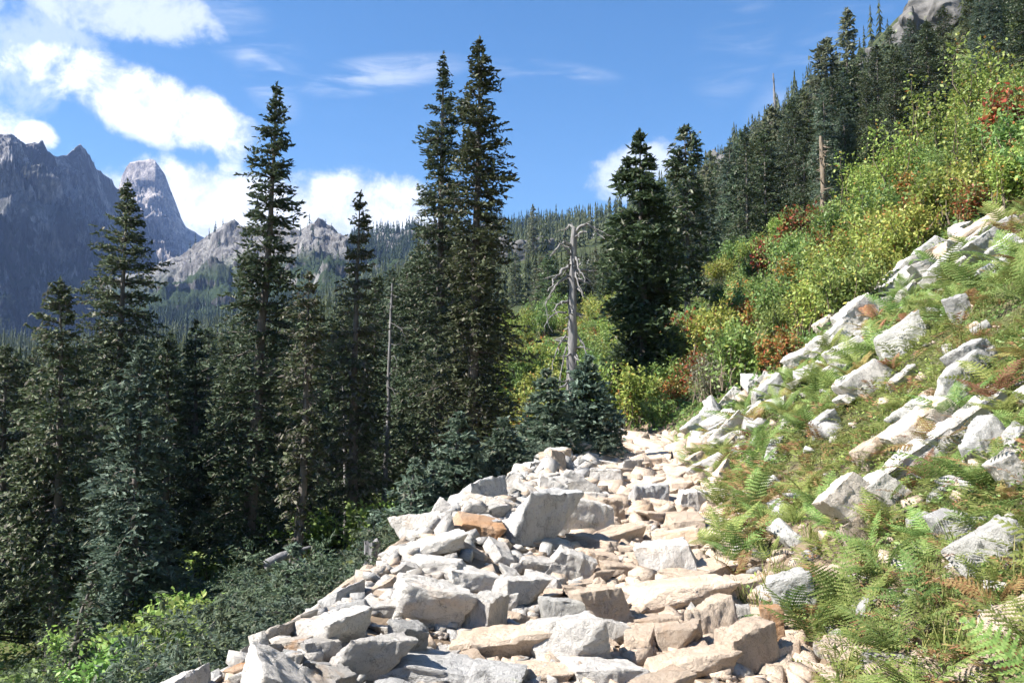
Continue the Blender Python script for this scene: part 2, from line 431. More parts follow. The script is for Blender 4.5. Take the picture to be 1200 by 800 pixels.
def mountain_material(name, rock_cols, veg, veg_lo, veg_hi, snow=None):
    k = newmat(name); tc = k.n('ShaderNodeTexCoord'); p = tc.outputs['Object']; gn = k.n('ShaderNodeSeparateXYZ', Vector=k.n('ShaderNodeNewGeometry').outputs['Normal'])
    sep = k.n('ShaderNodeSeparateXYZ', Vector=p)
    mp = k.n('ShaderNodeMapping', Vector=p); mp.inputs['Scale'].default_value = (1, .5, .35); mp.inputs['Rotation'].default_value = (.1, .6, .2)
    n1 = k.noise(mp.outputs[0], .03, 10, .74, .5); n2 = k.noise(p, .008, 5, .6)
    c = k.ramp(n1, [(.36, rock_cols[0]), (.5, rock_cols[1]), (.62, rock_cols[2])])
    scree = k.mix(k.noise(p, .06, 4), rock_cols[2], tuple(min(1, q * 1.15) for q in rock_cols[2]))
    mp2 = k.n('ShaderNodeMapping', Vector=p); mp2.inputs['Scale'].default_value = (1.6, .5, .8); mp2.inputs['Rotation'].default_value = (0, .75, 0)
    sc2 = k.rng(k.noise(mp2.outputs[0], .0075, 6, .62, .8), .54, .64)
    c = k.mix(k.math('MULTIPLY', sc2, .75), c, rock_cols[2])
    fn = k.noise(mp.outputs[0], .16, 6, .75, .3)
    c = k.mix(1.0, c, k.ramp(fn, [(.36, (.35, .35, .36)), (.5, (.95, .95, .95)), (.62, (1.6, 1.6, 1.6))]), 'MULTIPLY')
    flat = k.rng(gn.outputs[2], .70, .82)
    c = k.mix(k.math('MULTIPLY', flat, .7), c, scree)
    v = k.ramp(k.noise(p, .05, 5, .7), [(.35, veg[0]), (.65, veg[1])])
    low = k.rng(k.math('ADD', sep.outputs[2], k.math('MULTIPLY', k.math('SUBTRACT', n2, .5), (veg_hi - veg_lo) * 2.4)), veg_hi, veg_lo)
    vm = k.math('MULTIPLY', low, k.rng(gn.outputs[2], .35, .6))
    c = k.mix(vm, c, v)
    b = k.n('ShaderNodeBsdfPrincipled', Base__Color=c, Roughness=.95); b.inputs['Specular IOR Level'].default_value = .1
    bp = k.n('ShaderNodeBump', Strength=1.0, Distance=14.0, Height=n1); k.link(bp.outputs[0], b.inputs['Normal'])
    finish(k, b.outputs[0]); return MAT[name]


# ------------------------------------------------------------------ the setting: ground, mountains, haze
def build_ground():
    ys = np.concatenate([np.linspace(-25, 2, 30), np.linspace(2.2, 32, 170), np.geomspace(32.4, 45, 18), np.geomspace(45.6, 900, 110)])
    aa = np.concatenate([np.linspace(-1.6, -.75, 24), np.linspace(-.73, .73, 240), np.linspace(.75, 1.6, 24)])
    Y = np.repeat(ys[:, None], len(aa), 1)
    X = aa[None] * np.maximum(np.abs(Y), 18) + np.where(Y < 18, 0, 0)
    Z = H(X, Y)
    n, m = Y.shape
    i = np.arange(n - 1)[:, None] * m + np.arange(m - 1)[None]
    f = np.stack([i, i + 1, i + m + 1, i + m], -1).reshape(-1, 4)
    me = mesh('ground', np.stack([X, Y, Z], -1), f, [ground_material()], True)
    obj('ground', me, kind='structure')


def build_range(name, cols, ridge, R, W, base, back, prof, amp, scale, mat, seed, rows=150, ncol=360, jag=1.0, crag=0.0, rr=.62, fine=1.0):
    """a mountain: skyline given in photo pixels, ridge distance R(a) and foot W(a) in front of it; front and back slopes with eroded relief"""
    vn = VN(seed)
    pa = np.linspace(cols[0], cols[1], ncol)
    ex = np.array([pdir(p, q).z for p, q in ridge]); ax = np.array([pdir(p, q).x for p, q in ridge])
    a = np.array([pdir(p, 300).x for p in pa]); e = np.interp(a, ax, ex)
    Ra = np.interp(a, [q[0] for q in R], [q[1] for q in R]); Wa = np.interp(a, [q[0] for q in W], [q[1] for q in W]); Ba = np.interp(a, [q[0] for q in base], [q[1] for q in base])
    t = np.concatenate([np.linspace(-1, -.05, 25), np.linspace(0, 1, rows)])
    T = np.repeat(t[:, None], ncol, 1); A = np.repeat(a[None], len(t), 0)
    top = e * Ra
    front = np.clip(T, 0, 1)
    pw = np.interp(A, [q[0] for q in prof], [q[1] for q in prof])
    Yv = Ra[None] - Wa[None] * T * np.where(T < 0, back, 1)
    Z = Ba[None] + (top - Ba)[None] * (1 - front) ** pw
    Z = np.where(T < 0, top[None] + T * (top - Ba)[None] * 1.0, Z)
    X = A * Yv
    rg = vn.ridge(X * scale, Yv * scale * .6 + Z * scale * .5, 7, rr) - .62
    fb = (vn.ridge(X * scale * 4 + Z * scale * 1.5, Yv * scale * 4, 5, .7) - .6) * fine
    env = sstep(-.02, .14, np.abs(T)) * (1 - .5 * sstep(.7, 1, T))
    Z = Z + env * amp * (rg * 1.6 + fb * .7) + jag * amp * .24 * (vn.ridge(X * scale * 7, X * 0 + 3.3, 5, .7) - .62)
    if crag:
        st = vn.fbm(X * scale * 2 - Z * scale * 4, Z * scale * 6, 4, .6)
        Yv = Yv - crag * env * ((np.floor(st * 14) + sstep(.6, 1, st * 14 % 1)) / 14 - .5); X = A * Yv
    n, m = T.shape
    i = np.arange(n - 1)[:, None] * m + np.arange(m - 1)[None]
    f = np.stack([i, i + m, i + m + 1, i + 1], -1).reshape(-1, 4)
    V = np.stack([X, Yv, Z], -1)
    me = mesh(name, V, f, [mat], True)
    obj(name, me, kind='structure')
    return V


def build_mountains():
    mm = mountain_material('massif_shaded_rock', [(.020, .020, .024), (.055, .053, .058), (.26, .25, .25)], [(.010, .018, .012), (.024, .034, .018)], 170, 300)  # rock tones darkened so the shade on this face sits in the colour
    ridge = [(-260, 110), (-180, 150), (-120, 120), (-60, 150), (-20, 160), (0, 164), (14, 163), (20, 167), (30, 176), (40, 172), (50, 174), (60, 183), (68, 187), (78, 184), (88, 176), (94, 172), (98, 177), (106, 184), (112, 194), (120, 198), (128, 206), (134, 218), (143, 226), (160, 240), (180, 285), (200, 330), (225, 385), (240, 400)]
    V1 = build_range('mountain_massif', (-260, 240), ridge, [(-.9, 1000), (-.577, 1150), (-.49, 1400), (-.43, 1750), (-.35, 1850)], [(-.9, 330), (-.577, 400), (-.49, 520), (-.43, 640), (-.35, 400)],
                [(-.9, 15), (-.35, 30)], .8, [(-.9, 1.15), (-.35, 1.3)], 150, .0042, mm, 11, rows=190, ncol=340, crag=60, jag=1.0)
    tm = mountain_material('tower_rock', [(.11, .10, .095), (.22, .195, .18), (.38, .34, .31)], [(.03, .045, .02), (.06, .08, .03)], 150, 235)
    ridge = [(90, 330), (110, 290), (128, 250), (138, 224), (143, 206), (148, 196), (152, 191), (160, 189), (168, 188), (176, 186), (182, 188), (187, 196), (193, 204), (199, 220), (206, 238), (213, 257), (218, 266), (226, 270), (236, 277), (250, 284), (275, 292), (310, 300), (350, 312), (400, 330)]
    V2 = build_range('mountain_tower', (90, 400), ridge, [(-.5, 2150), (-.3, 2150), (-.18, 2150)], [(-.5, 900), (-.42, 780), (-.36, 1000), (-.18, 900)],
                [(-.5, 60), (-.18, 60)], .6, [(-.5, 2.2), (-.43, 2.6), (-.38, 2.6), (-.34, 1.6), (-.18, 1.4)], 46, .008, tm, 12, rows=150, ncol=300, jag=.45, crag=110, fine=1.3)
    gm = mountain_material('granite_knolls', [(.065, .06, .058), (.135, .128, .122), (.25, .24, .228)], [(.022, .038, .018), (.05, .072, .03)], 105, 150)
    ridge = [(120, 330), (180, 318), (215, 300), (236, 283), (246, 276), (262, 268), (280, 269), (300, 270), (322, 268), (335, 266), (350, 270), (364, 263), (374, 262), (384, 268), (398, 276), (414, 284), (440, 290), (480, 284), (530, 276), (600, 270), (680, 268)]
    V3 = build_range('granite_ridge', (120, 680), ridge, [(-.5, 1200), (-.2, 950), (.1, 900)], [(-.5, 520), (-.25, 420), (.1, 320)],
                [(-.5, 50), (-.25, 60), (0, 90), (.1, 100)], .5, [(-.5, 1.3), (.1, 1.2)], 46, .0085, gm, 13, rows=130, ncol=350, crag=22, rr=.5, fine=.55, jag=.8)
    # snow patch lying in the cirque below the tower
    k = newmat('old_snow'); b = k.n('ShaderNodeBsdfPrincipled', Base__Color=k.ramp(k.noise(k.n('ShaderNodeTexCoord').outputs['Object'], .06, 4), [(.3, (.62, .64, .68)), (.7, (.82, .83, .86))]), Roughness=.7); finish(k, b.outputs[0])
    return V1, V2, V3


def build_haze():
    v = np.array([(x, y, z) for x in (-2600, 2600) for y in (-300, 2950) for z in (-45, 760)], float)
    f = np.array([(0, 1, 3, 2), (4, 6, 7, 5), (0, 4, 5, 1), (2, 3, 7, 6), (0, 2, 6, 4), (1, 5, 7, 3)])
    m = bpy.data.materials.new('haze_air'); m.use_nodes = True; k = NT(m.node_tree)
    pv = k.n('ShaderNodeVolumePrincipled'); pv.inputs['Color'].default_value = (.36, .54, 1.0, 1)
    pv.inputs['Density'].default_value = HAZE; pv.inputs['Anisotropy'].default_value = .2
    k.n('ShaderNodeOutputMaterial', Volume=pv.outputs[0])
    obj('haze', mesh('haze', v, f, [m]), kind='stuff')


HAZE = 0.00010
build_ground()
VM = build_mountains()
build_haze()

# ------------------------------------------------------------------ labels: say which one by what it grows or lies beside
USED = {}
MARKS = []                                    # (phrase, px, py): things one can find in the photograph


def mark(phrase, px, py): MARKS.append((phrase, px, py))


def which(desc, px, py, group, marks=None, tries=34):
    """a label that singles a thing out by the nearest findable things; falls back to one shared label per group"""
    ms = sorted(marks or MARKS, key=lambda m: (m[1] - px) ** 2 + (m[2] - py) ** 2)[:tries]
    for m in ms:
        dx, dy = px - m[1], py - m[2]; ad, bd = abs(dx), abs(dy)
        if math.hypot(dx, dy) < 6: rels = ['right beside']
        elif ad > 2 * bd: rels = ['right of' if dx > 0 else 'left of']
        elif bd > 2 * ad: rels = ['below' if dy > 0 else 'above']
        else: rels = [('below and ' if dy > 0 else 'above and ') + ('right of' if dx > 0 else 'left of')]
        for r in rels:
            for q in (('just ' if math.hypot(dx, dy) < 45 else ''),):
                lab = f'{desc} {q}{r} {m[0]}'
                if lab.lower() not in USED and len(lab.split()) <= 16:
                    USED[lab.lower()] = 1; return lab
    return f'{desc}, one of several alike'


# ------------------------------------------------------------------ conifers
def conifer(rng, Ht, px, pr, nb, clear=.1, size=.22, droop=.32, gap=1.2, dead=.08, step=.13, width=.36, asc=.35, K=3):
    """crown (rhombs, material index) and limbs of a conifer of height Ht; radius pr at fraction px from the top"""
    zf = clear + (1 - clear) * (1 - (1 - rng.random(nb)) ** 1.0); zf = np.sort(zf)
    sp = (.36 + .16 * rng.random()) * (1 if Ht > 6 else .5)
    z = np.clip(np.round(zf * Ht / sp) * sp + rng.normal(0, .09 * min(1, Ht / 6), nb), clear * Ht, Ht * .995); zf = z / Ht       # whorls
    R = np.interp(1 - zf, px, pr)
    az = rng.random(nb) * 2 * np.pi
    ph = rng.random(6) * 7
    g = np.sin(2 * az + z * 1.3 + ph[0]) + np.sin(3 * az - z * .9 + ph[1]) + .9 * np.sin(az + z * 2.3 + ph[2]) + .8 * np.sin(z * 3.7 + ph[3] + az)
    g = g / 1.8
    keep = g > -gap
    z, zf, R, az, g = z[keep], zf[keep], R[keep], az[keep], g[keep]
    L = np.maximum(R * (.70 + .40 * rng.random(len(z))) * (1 + .30 * g), .05)
    up = np.interp(zf, [0, .4, .85, 1], [-.22, -.08, asc, 1.0]) + rng.normal(0, .12, len(z))
    nt = np.maximum(np.ceil(L / step).astype(int), 2)
    bi = np.repeat(np.arange(len(z)), nt)
    k = np.concatenate([np.arange(n) for n in nt])
    t = (k + rng.random(len(k))) / nt[bi]
    t = .12 + .92 * t
    side = rng.choice([-1, 1, -1, 1, 0], len(k))
    Lb, azb = L[bi], az[bi]
    u = np.stack([np.cos(azb), np.sin(azb), 0 * azb], 1); v = np.stack([-np.sin(azb), np.cos(azb), 0 * azb], 1)
    cv = up[bi] * t - droop * t ** 2 + .12 * t ** 3
    P = u * (Lb * t)[:, None]; P[:, 2] = z[bi] + Lb * cv
    lw = (.36 * Lb * (1.05 - t) + size * .9) * (.6 + .7 * rng.random(len(t))) * np.interp(zf[bi], [.86, 1], [1, .22])
    td = u * .6 + v * (side * .85)[:, None]; td[:, 2] += rng.normal(-.06, .25, len(t)) + (side == 0) * .15
    td /= np.linalg.norm(td, axis=1)[:, None]
    C, D = [], []
    for q in range(K):
        o = (q + .15 + .6 * rng.random(len(t))) / K
        C.append(P + td * (lw * o)[:, None]); d = td + rng.normal(0, .33, td.shape); d[:, 2] += .05; D.append(d)
    C = np.concatenate(C); D = np.concatenate(D)
    n = np.zeros_like(C); n[:, 2] = 1; n += rng.normal(0, .55, C.shape)
    l = size * (.6 + .8 * rng.random(len(C)))
    # leader
    m = 26; tz = Ht * (1.012 - .06 * rng.random(m)); lc = np.stack([rng.normal(0, .02, m), rng.normal(0, .02, m), tz], 1)
    ld = np.stack([rng.normal(0, .45, m), rng.normal(0, .45, m), np.full(m, 1.0)], 1)
    C = np.concatenate([C, lc]); D = np.concatenate([D, ld]); n = np.concatenate([n, rng.normal(0, 1, lc.shape)]); l = np.concatenate([l, np.full(m, size)])
    mi = (rng.random(len(C)) < dead).astype(int)
    # hanging dead twigs and lichen
    D[mi == 1, 2] -= .9
    V, Fc = diamonds(C, D, n, l, l * width * (.7 + .6 * rng.random(len(C))))
    limbs = []
    for i in range(0, len(z), 2 if len(z) > 150 else 1):
        tt = np.array([0, .4, .8]); c2 = up[i] * tt - droop * tt ** 2
        pts = np.stack([np.cos(az[i]) * L[i] * tt, np.sin(az[i]) * L[i] * tt, z[i] + L[i] * c2], 1)
        limbs.append(tube(pts, [.012 + .012 * L[i], .010 + .006 * L[i], .004], 3))
    return V, Fc, mi, limbs


def trunk_tube(rng, Ht, r0, n=8, wob=.05, rings=16):
    t = np.linspace(0, 1, rings); w = np.cumsum(rng.normal(0, wob, (rings, 2)), 0) * t[:, None] * (1 - t)[:, None] * 1.5
    pts = np.stack([w[:, 0], w[:, 1], -0.6 + t * (Ht * .985 + .6)], 1)
    return tube(pts, r0 * (1 - t) ** .85 + .012 + r0 * .35 * np.exp(-t * 22), n)


def make_fir(name, rng, Ht, px, pr, nb, r0, crown_mat, bark=None, **kw):
    V, Fc, mi, limbs = conifer(rng, Ht, px, pr, nb, **kw)
    cm = mesh(name + '_crown', V, Fc, [crown_mat, LICHEN], mi=mi)
    tv, tf = join([trunk_tube(rng, Ht, r0)] + limbs)
    tm = mesh(name + '_trunk', tv, tf, [bark or BARK], True)
    return tm, cm


def place_tree(name, tm, cm, loc, rz, sc, label, cat='tree', group=None, lean=(0, 0)):
    t = obj(name, None, loc=loc, rot=(lean[1], lean[0], rz), scale=sc, label=label, cat=cat, group=group)
    t.rotation_mode = 'XYZ'
    obj('trunk', tm, t); obj('crown', cm, t, kind='stuff')
    return t


N, NB, ND, NO = NEEDLE, NEEDLE_BLUE, NEEDLE_DARK, NEEDLE_OLIVE
# base px, top (px, row), depth, profile [(row, half width px)], branches, bare fraction, material, options, label
HEROES = [
    (292, (324, 100), 27, [(100, 2), (130, 14), (180, 22), (250, 27), (300, 36), (340, 42), (400, 50), (500, 62), (600, 60), (680, 50)], 620, .08, N, dict(dead=.07, gap=1.2), 'tall leaning dark fir with a narrow spire left of centre', 'the tall leaning fir'),
    (552, (562, 48), 28, [(48, 2), (80, 14), (140, 27), (200, 35), (280, 40), (360, 46), (450, 56), (540, 62), (610, 45)], 720, .10, NO, dict(dead=.09, gap=1.15), 'tallest conifer, shaggy with brownish dead twigs, in the middle of the grove', 'the tallest shaggy conifer'),
    (512, (520, 66), 33, [(66, 2), (100, 10), (150, 20), (220, 30), (300, 38), (380, 42), (480, 48), (600, 44)], 640, .08, N, dict(dead=.1, gap=1.0), 'tall dark spire conifer close behind the tallest shaggy one', 'the second tall spire'),
    (128, (150, 215), 29, [(215, 2), (250, 16), (300, 28), (360, 38), (420, 46), (520, 52), (640, 55), (700, 40)], 620, .06, N, dict(dead=.1, gap=1.1), 'big broad fir before the dark mountain wall, top below the rock tower', 'the big broad fir'),
    (72, (70, 330), 24, [(330, 2), (350, 12), (400, 20), (460, 32), (520, 46), (620, 54), (740, 48)], 460, .16, NO, dict(dead=.18, gap=.8), 'sparse fir with a sunlit bare lower trunk near the left edge', 'the sparse fir'),
    (6, (8, 408), 25, [(408, 3), (430, 16), (480, 36), (560, 60), (700, 70)], 420, .12, N, dict(dead=.1, gap=1.0), 'dark fir cut off by the left picture edge', 'the edge fir'),
    (158, (166, 405), 22, [(405, 2), (430, 12), (480, 24), (540, 36), (620, 48), (700, 52)], 430, .08, NB, dict(dead=.05, gap=1.3), 'pale blue-green fir in front of the big broad fir', 'the pale blue-green fir'),
    (198, (196, 398), 26, [(398, 2), (430, 14), (500, 25), (580, 32), (690, 34)], 360, .08, N, dict(dead=.08, gap=1.2), 'slim dark fir right beside the pale blue-green one', 'the slim dark fir'),
    (233, (230, 378), 30, [(378, 2), (420, 14), (500, 24), (600, 32), (680, 32)], 360, .1, N, dict(dead=.08, gap=1.2), 'slim fir standing between the slim dark fir and the leaning spire', 'the slim fir by the leaning spire'),
    (350, (362, 322), 24, [(322, 2), (345, 10), (390, 24), (440, 28), (500, 24), (560, 20), (620, 8)], 300, .14, NO, dict(dead=.26, gap=.55), 'thin-trunked fir hung with pale lichen right of the leaning spire', 'the lichen-hung fir'),
    (416, (422, 228), 28, [(228, 2), (250, 9), (290, 13), (340, 17), (400, 26), (470, 30), (540, 30), (600, 20)], 420, .1, NO, dict(dead=.25, gap=.6), 'narrow scraggly conifer with a bottle-brush top', 'the narrow scraggly conifer'),
    (486, (492, 288), 36, [(288, 3), (320, 22), (380, 34), (450, 42), (560, 46), (620, 40)], 520, .04, N, dict(dead=.06, gap=1.4), 'dense dark fir filling the gap beside the thin dead snag', 'the dense dark fir'),
    (752, (750, 155), 36, [(155, 2), (180, 12), (215, 26), (250, 40), (290, 43), (340, 45), (390, 40), (440, 30)], 620, .06, ND, dict(dead=.03, gap=.55, size=.26, droop=.42, asc=.1), 'full deep-green hemlock with tiered boughs right of the grey snag', 'the full green hemlock'),
    (806, (802, 150), 48, [(150, 3), (165, 14), (200, 17), (250, 22), (320, 26), (400, 24)], 330, .2, NO, dict(dead=.2, gap=.6, size=.34), 'dark ragged conifer with pale bare branches behind the green hemlock', 'the ragged conifer'),
    (642, (640, 436), 17.5, [(436, 1), (455, 11), (490, 28), (530, 44), (570, 56), (610, 60)], 330, .02, NB, dict(dead=.02, gap=2, size=.16, asc=.45), 'young blue-green fir before the grey snag, shorter of the pair', 'the shorter young fir'),
    (690, (690, 418), 19, [(418, 1), (440, 11), (480, 28), (520, 42), (570, 52)], 330, .02, NB, dict(dead=.02, gap=2, size=.16, asc=.45), 'young blue-green fir at the trail edge under the grey snag', 'the trailside young fir'),
    (540, (538, 486), 16, [(486, 2), (520, 16), (560, 34), (610, 50), (650, 56)], 320, .02, NB, dict(dead=.03, gap=1.7, size=.15, asc=.4), 'young bushy fir at the foot of the tallest conifer', 'the young bushy fir'),
    (344, (344, 640), 11.5, [(640, 2), (665, 14), (700, 32), (750, 48)], 230, .02, NB, dict(dead=.02, gap=2, size=.11, asc=.45), 'small bluish fir growing just above the talus edge', 'the small bluish fir'),
    (440, (440, 600), 16, [(600, 2), (625, 12), (660, 24), (690, 30)], 160, .02, NB, dict(dead=.02, gap=2, size=.12, asc=.45), 'little fir sapling next to the grey stump', 'the fir sapling'),
    (488, (486, 540), 15.5, [(540, 1), (562, 12), (600, 30), (660, 46)], 240, .02, NB, dict(dead=.03, gap=2, size=.14, asc=.42), 'low dense fir left of the young bushy fir', 'the low dense fir'),
    (592, (590, 492), 16.5, [(492, 1), (515, 12), (550, 30), (600, 46), (640, 50)], 280, .02, NB, dict(dead=.03, gap=2, size=.15, asc=.42), 'pointed young fir between the bushy fir and the shorter young fir', 'the pointed young fir'),
    (92, (112, 668), 15, [(668, 2), (690, 10), (730, 18), (800, 22)], 110, .2, NO, dict(dead=.22, gap=.7, size=.12), 'spindly leaning fir with a bare grey stem at lower left', 'the spindly fir'),
    (968, (968, 46), 82, [(46, 3), (70, 12), (110, 16), (160, 19), (230, 22), (280, 20)], 300, .05, HILL, dict(dead=.05, gap=1.2, size=.55, step=.32), 'tall dark fir standing out against the sky on the hillside', 'the tall hillside fir'),
    (996, (993, 12), 92, [(12, 3), (40, 7), (90, 9), (130, 14), (200, 20), (260, 20)], 280, .05, HILL, dict(dead=.06, gap=.9, size=.6, step=.34), 'skinny topmost fir on the hillside beside the tall one', 'the skinny topmost fir'),
    (1090, (1092, 62), 70, [(62, 4), (90, 14), (130, 24), (180, 30), (230, 30)], 280, .04, ND, dict(dead=.03, gap=1.6, size=.5, step=.3), 'full dark green fir below the grey cliff at upper right', 'the full fir below the cliff'),
    (905, (905, 128), 78, [(128, 4), (160, 14), (210, 22), (270, 24)], 260, .04, HILL, dict(dead=.05, gap=1.4, size=.55, step=.3), 'stout fir on the hillside left of the tall hillside fir', 'the stout hillside fir'),
    (865, (866, 196), 62, [(196, 4), (230, 16), (280, 24), (330, 24)], 260, .04, HILL, dict(dead=.05, gap=1.4, size=.45, step=.26), 'rounded fir above the red shrubs on the hillside', 'the rounded hillside fir'),
]


def build_heroes():
    for i, (bx, (tx, ty), d, prof, nb, clear, mat, kw, label, short) in enumerate(HEROES):
        rng = np.random.default_rng(100 + i)
        x = pdir(bx, 400).x * d; z0 = h1(x, d) - .05
        top = pdir(tx, ty) * d; Ht = top.z - z0
        fr = [(pdir(tx, r).z * d - z0) / Ht for r, _ in prof]; hw = [w * d / F for _, w in prof]
        px = [max(0, 1 - f) for f in fr]
        kw = dict(kw); kw.setdefault('size', .165)
        if 'asc' in kw and d < 25: nb = int(nb * 1.5); kw['size'] *= .85
        if d < 40: kw.setdefault('step', .10); kw.setdefault('K', 4); kw.setdefault('width', .40)
        hw = [q * (1.12 if 'asc' in kw and d < 25 else 1.13 if 3 <= i <= 11 else 1.0) for q in hw]; nb = int(nb * 1.25)
        tm, cm = make_fir('fir', rng, Ht, px, hw, nb, .0115 * Ht + .05, mat, None, clear=clear, **kw)
        lean = math.atan2(top.x - x, Ht)
        place_tree('fir_tree', tm, cm, (x, d, z0), 0, 1, label, lean=(lean, 0))
        my = ty + 60 if d > 40 else (ty + 150)
        mark(short, tx, min(my, 700))


LOD_SETS = {}


def build_lods():
    rng = np.random.default_rng(55)
    near = []
    for i in range(5):     # full-looking forest trees, 12 m
        w = [1.5, 1.9, 1.25, 1.7, 1.4][i]
        near.append(make_fir('forest_fir', np.random.default_rng(60 + i), 12, [0, .06, .2, .45, .75, 1], [.03, .28 * w, .6 * w, w, 1.25 * w, 1.1 * w], 300, .17, [N, N, ND, NO, NB][i], None, clear=.05, size=.27, step=.15, gap=1.3, dead=.06, K=4))
    LOD_SETS['near'] = near
    mid = []
    for i in range(6):
        w = [1.5, 1.9, 1.2, 1.7, 1.4, 2.1][i]
        mid.append(make_fir('hill_fir', np.random.default_rng(80 + i), 12, [0, .06, .2, .45, .75, 1], [.03, .25 * w, .6 * w, w, 1.25 * w, 1.1 * w], 190, .16, [HILL, HILL, ND, FOREST, HILL, FOREST][i], None, clear=.04, size=.55, step=.32, gap=1.4, dead=.04, K=3, width=.40))
    LOD_SETS['mid'] = mid


def far_tree(rng, tiers, blades):
    q = []
    for k in range(tiers):
        f = (k + .3) / tiers; r = .02 + .165 * (f ** .75) * (.75 + .5 * rng.random()); z = 1 - f
        n = blades + k // 3; a0 = rng.random() * 7
        for j in range(n):
            a = a0 + j * 2 * np.pi / n + rng.normal(0, .25); rr = r * (.65 + .6 * rng.random()); w = .5 * np.pi / n + .25
            o = np.array([np.cos(a) * rr, np.sin(a) * rr, z - (.62 + .25 * rng.random()) / tiers])
            l = np.array([np.cos(a + w) * rr * .6, np.sin(a + w) * rr * .6, z - .25 / tiers]); r_ = np.array([np.cos(a - w) * rr * .6, np.sin(a - w) * rr * .6, z - .25 / tiers])
            q.append([[0, 0, z + .55 / tiers], l, o, r_])
    return np.array(q).reshape(-1, 3)


def scatter_far(name, pts, hts, mat, seed, tiers=9, blades=5, label=None):
    rng = np.random.default_rng(seed); var = [far_tree(rng, tiers, blades) for _ in range(7)]
    pick = rng.integers(0, 7, len(pts)); V = []
    for q in range(7):
        ii = np.nonzero(pick == q)[0]
        if not len(ii): continue
        b = var[q][None] * hts[ii][:, None, None] * np.stack([np.ones(len(ii))] * 3, -1)[:, None]
        wd = .75 + .5 * rng.random(len(ii)); b[:, :, :2] *= wd[:, None, None]
        a = rng.random(len(ii)) * 6.28; c, s = np.cos(a)[:, None], np.sin(a)[:, None]
        bx = b[:, :, 0] * c - b[:, :, 1] * s; by = b[:, :, 0] * s + b[:, :, 1] * c
        V.append((np.stack([bx, by, b[:, :, 2]], -1) + pts[ii][:, None]).reshape(-1, 3))
    V = np.concatenate(V)
    me = mesh(name, V, np.arange(len(V)).reshape(-1, 4), [mat])
    return obj(name, me, kind='stuff', label=label)


OUTCROPS = [(1088, 34, 96, 60, 'large grey cliff face at the upper right skyline', 'the grey cliff'), (1026, 76, 30, 34, 'small pale cliff on the hillside left of the grey cliff', 'the small pale cliff'),
            (846, 190, 26, 30, 'pale outcrop between hillside firs', 'the pale outcrop'),
            (604, 296, 44, 42, 'grey rock outcrop behind the tallest conifer', 'the grey outcrop'), (640, 288, 30, 24, 'low grey outcrop on the hill left of the snag', 'the low outcrop')]
ENV = [(-200, 405), (0, 405), (100, 400), (180, 388), (270, 378), (330, 372), (400, 335), (450, 318), (480, 300), (560, 290), (640, 292), (700, 285), (770, 262), (800, 235), (830, 178), (880, 138), (930, 108), (1000, 62), (1060, 15), (1100, -5), (1200, -70), (1500, -250)]


FAR = leaf_mat('far_needles', [(.018, .030, .018), (.03, .048, .026), (.045, .066, .034)], .1, .7, .1, .02, .0)


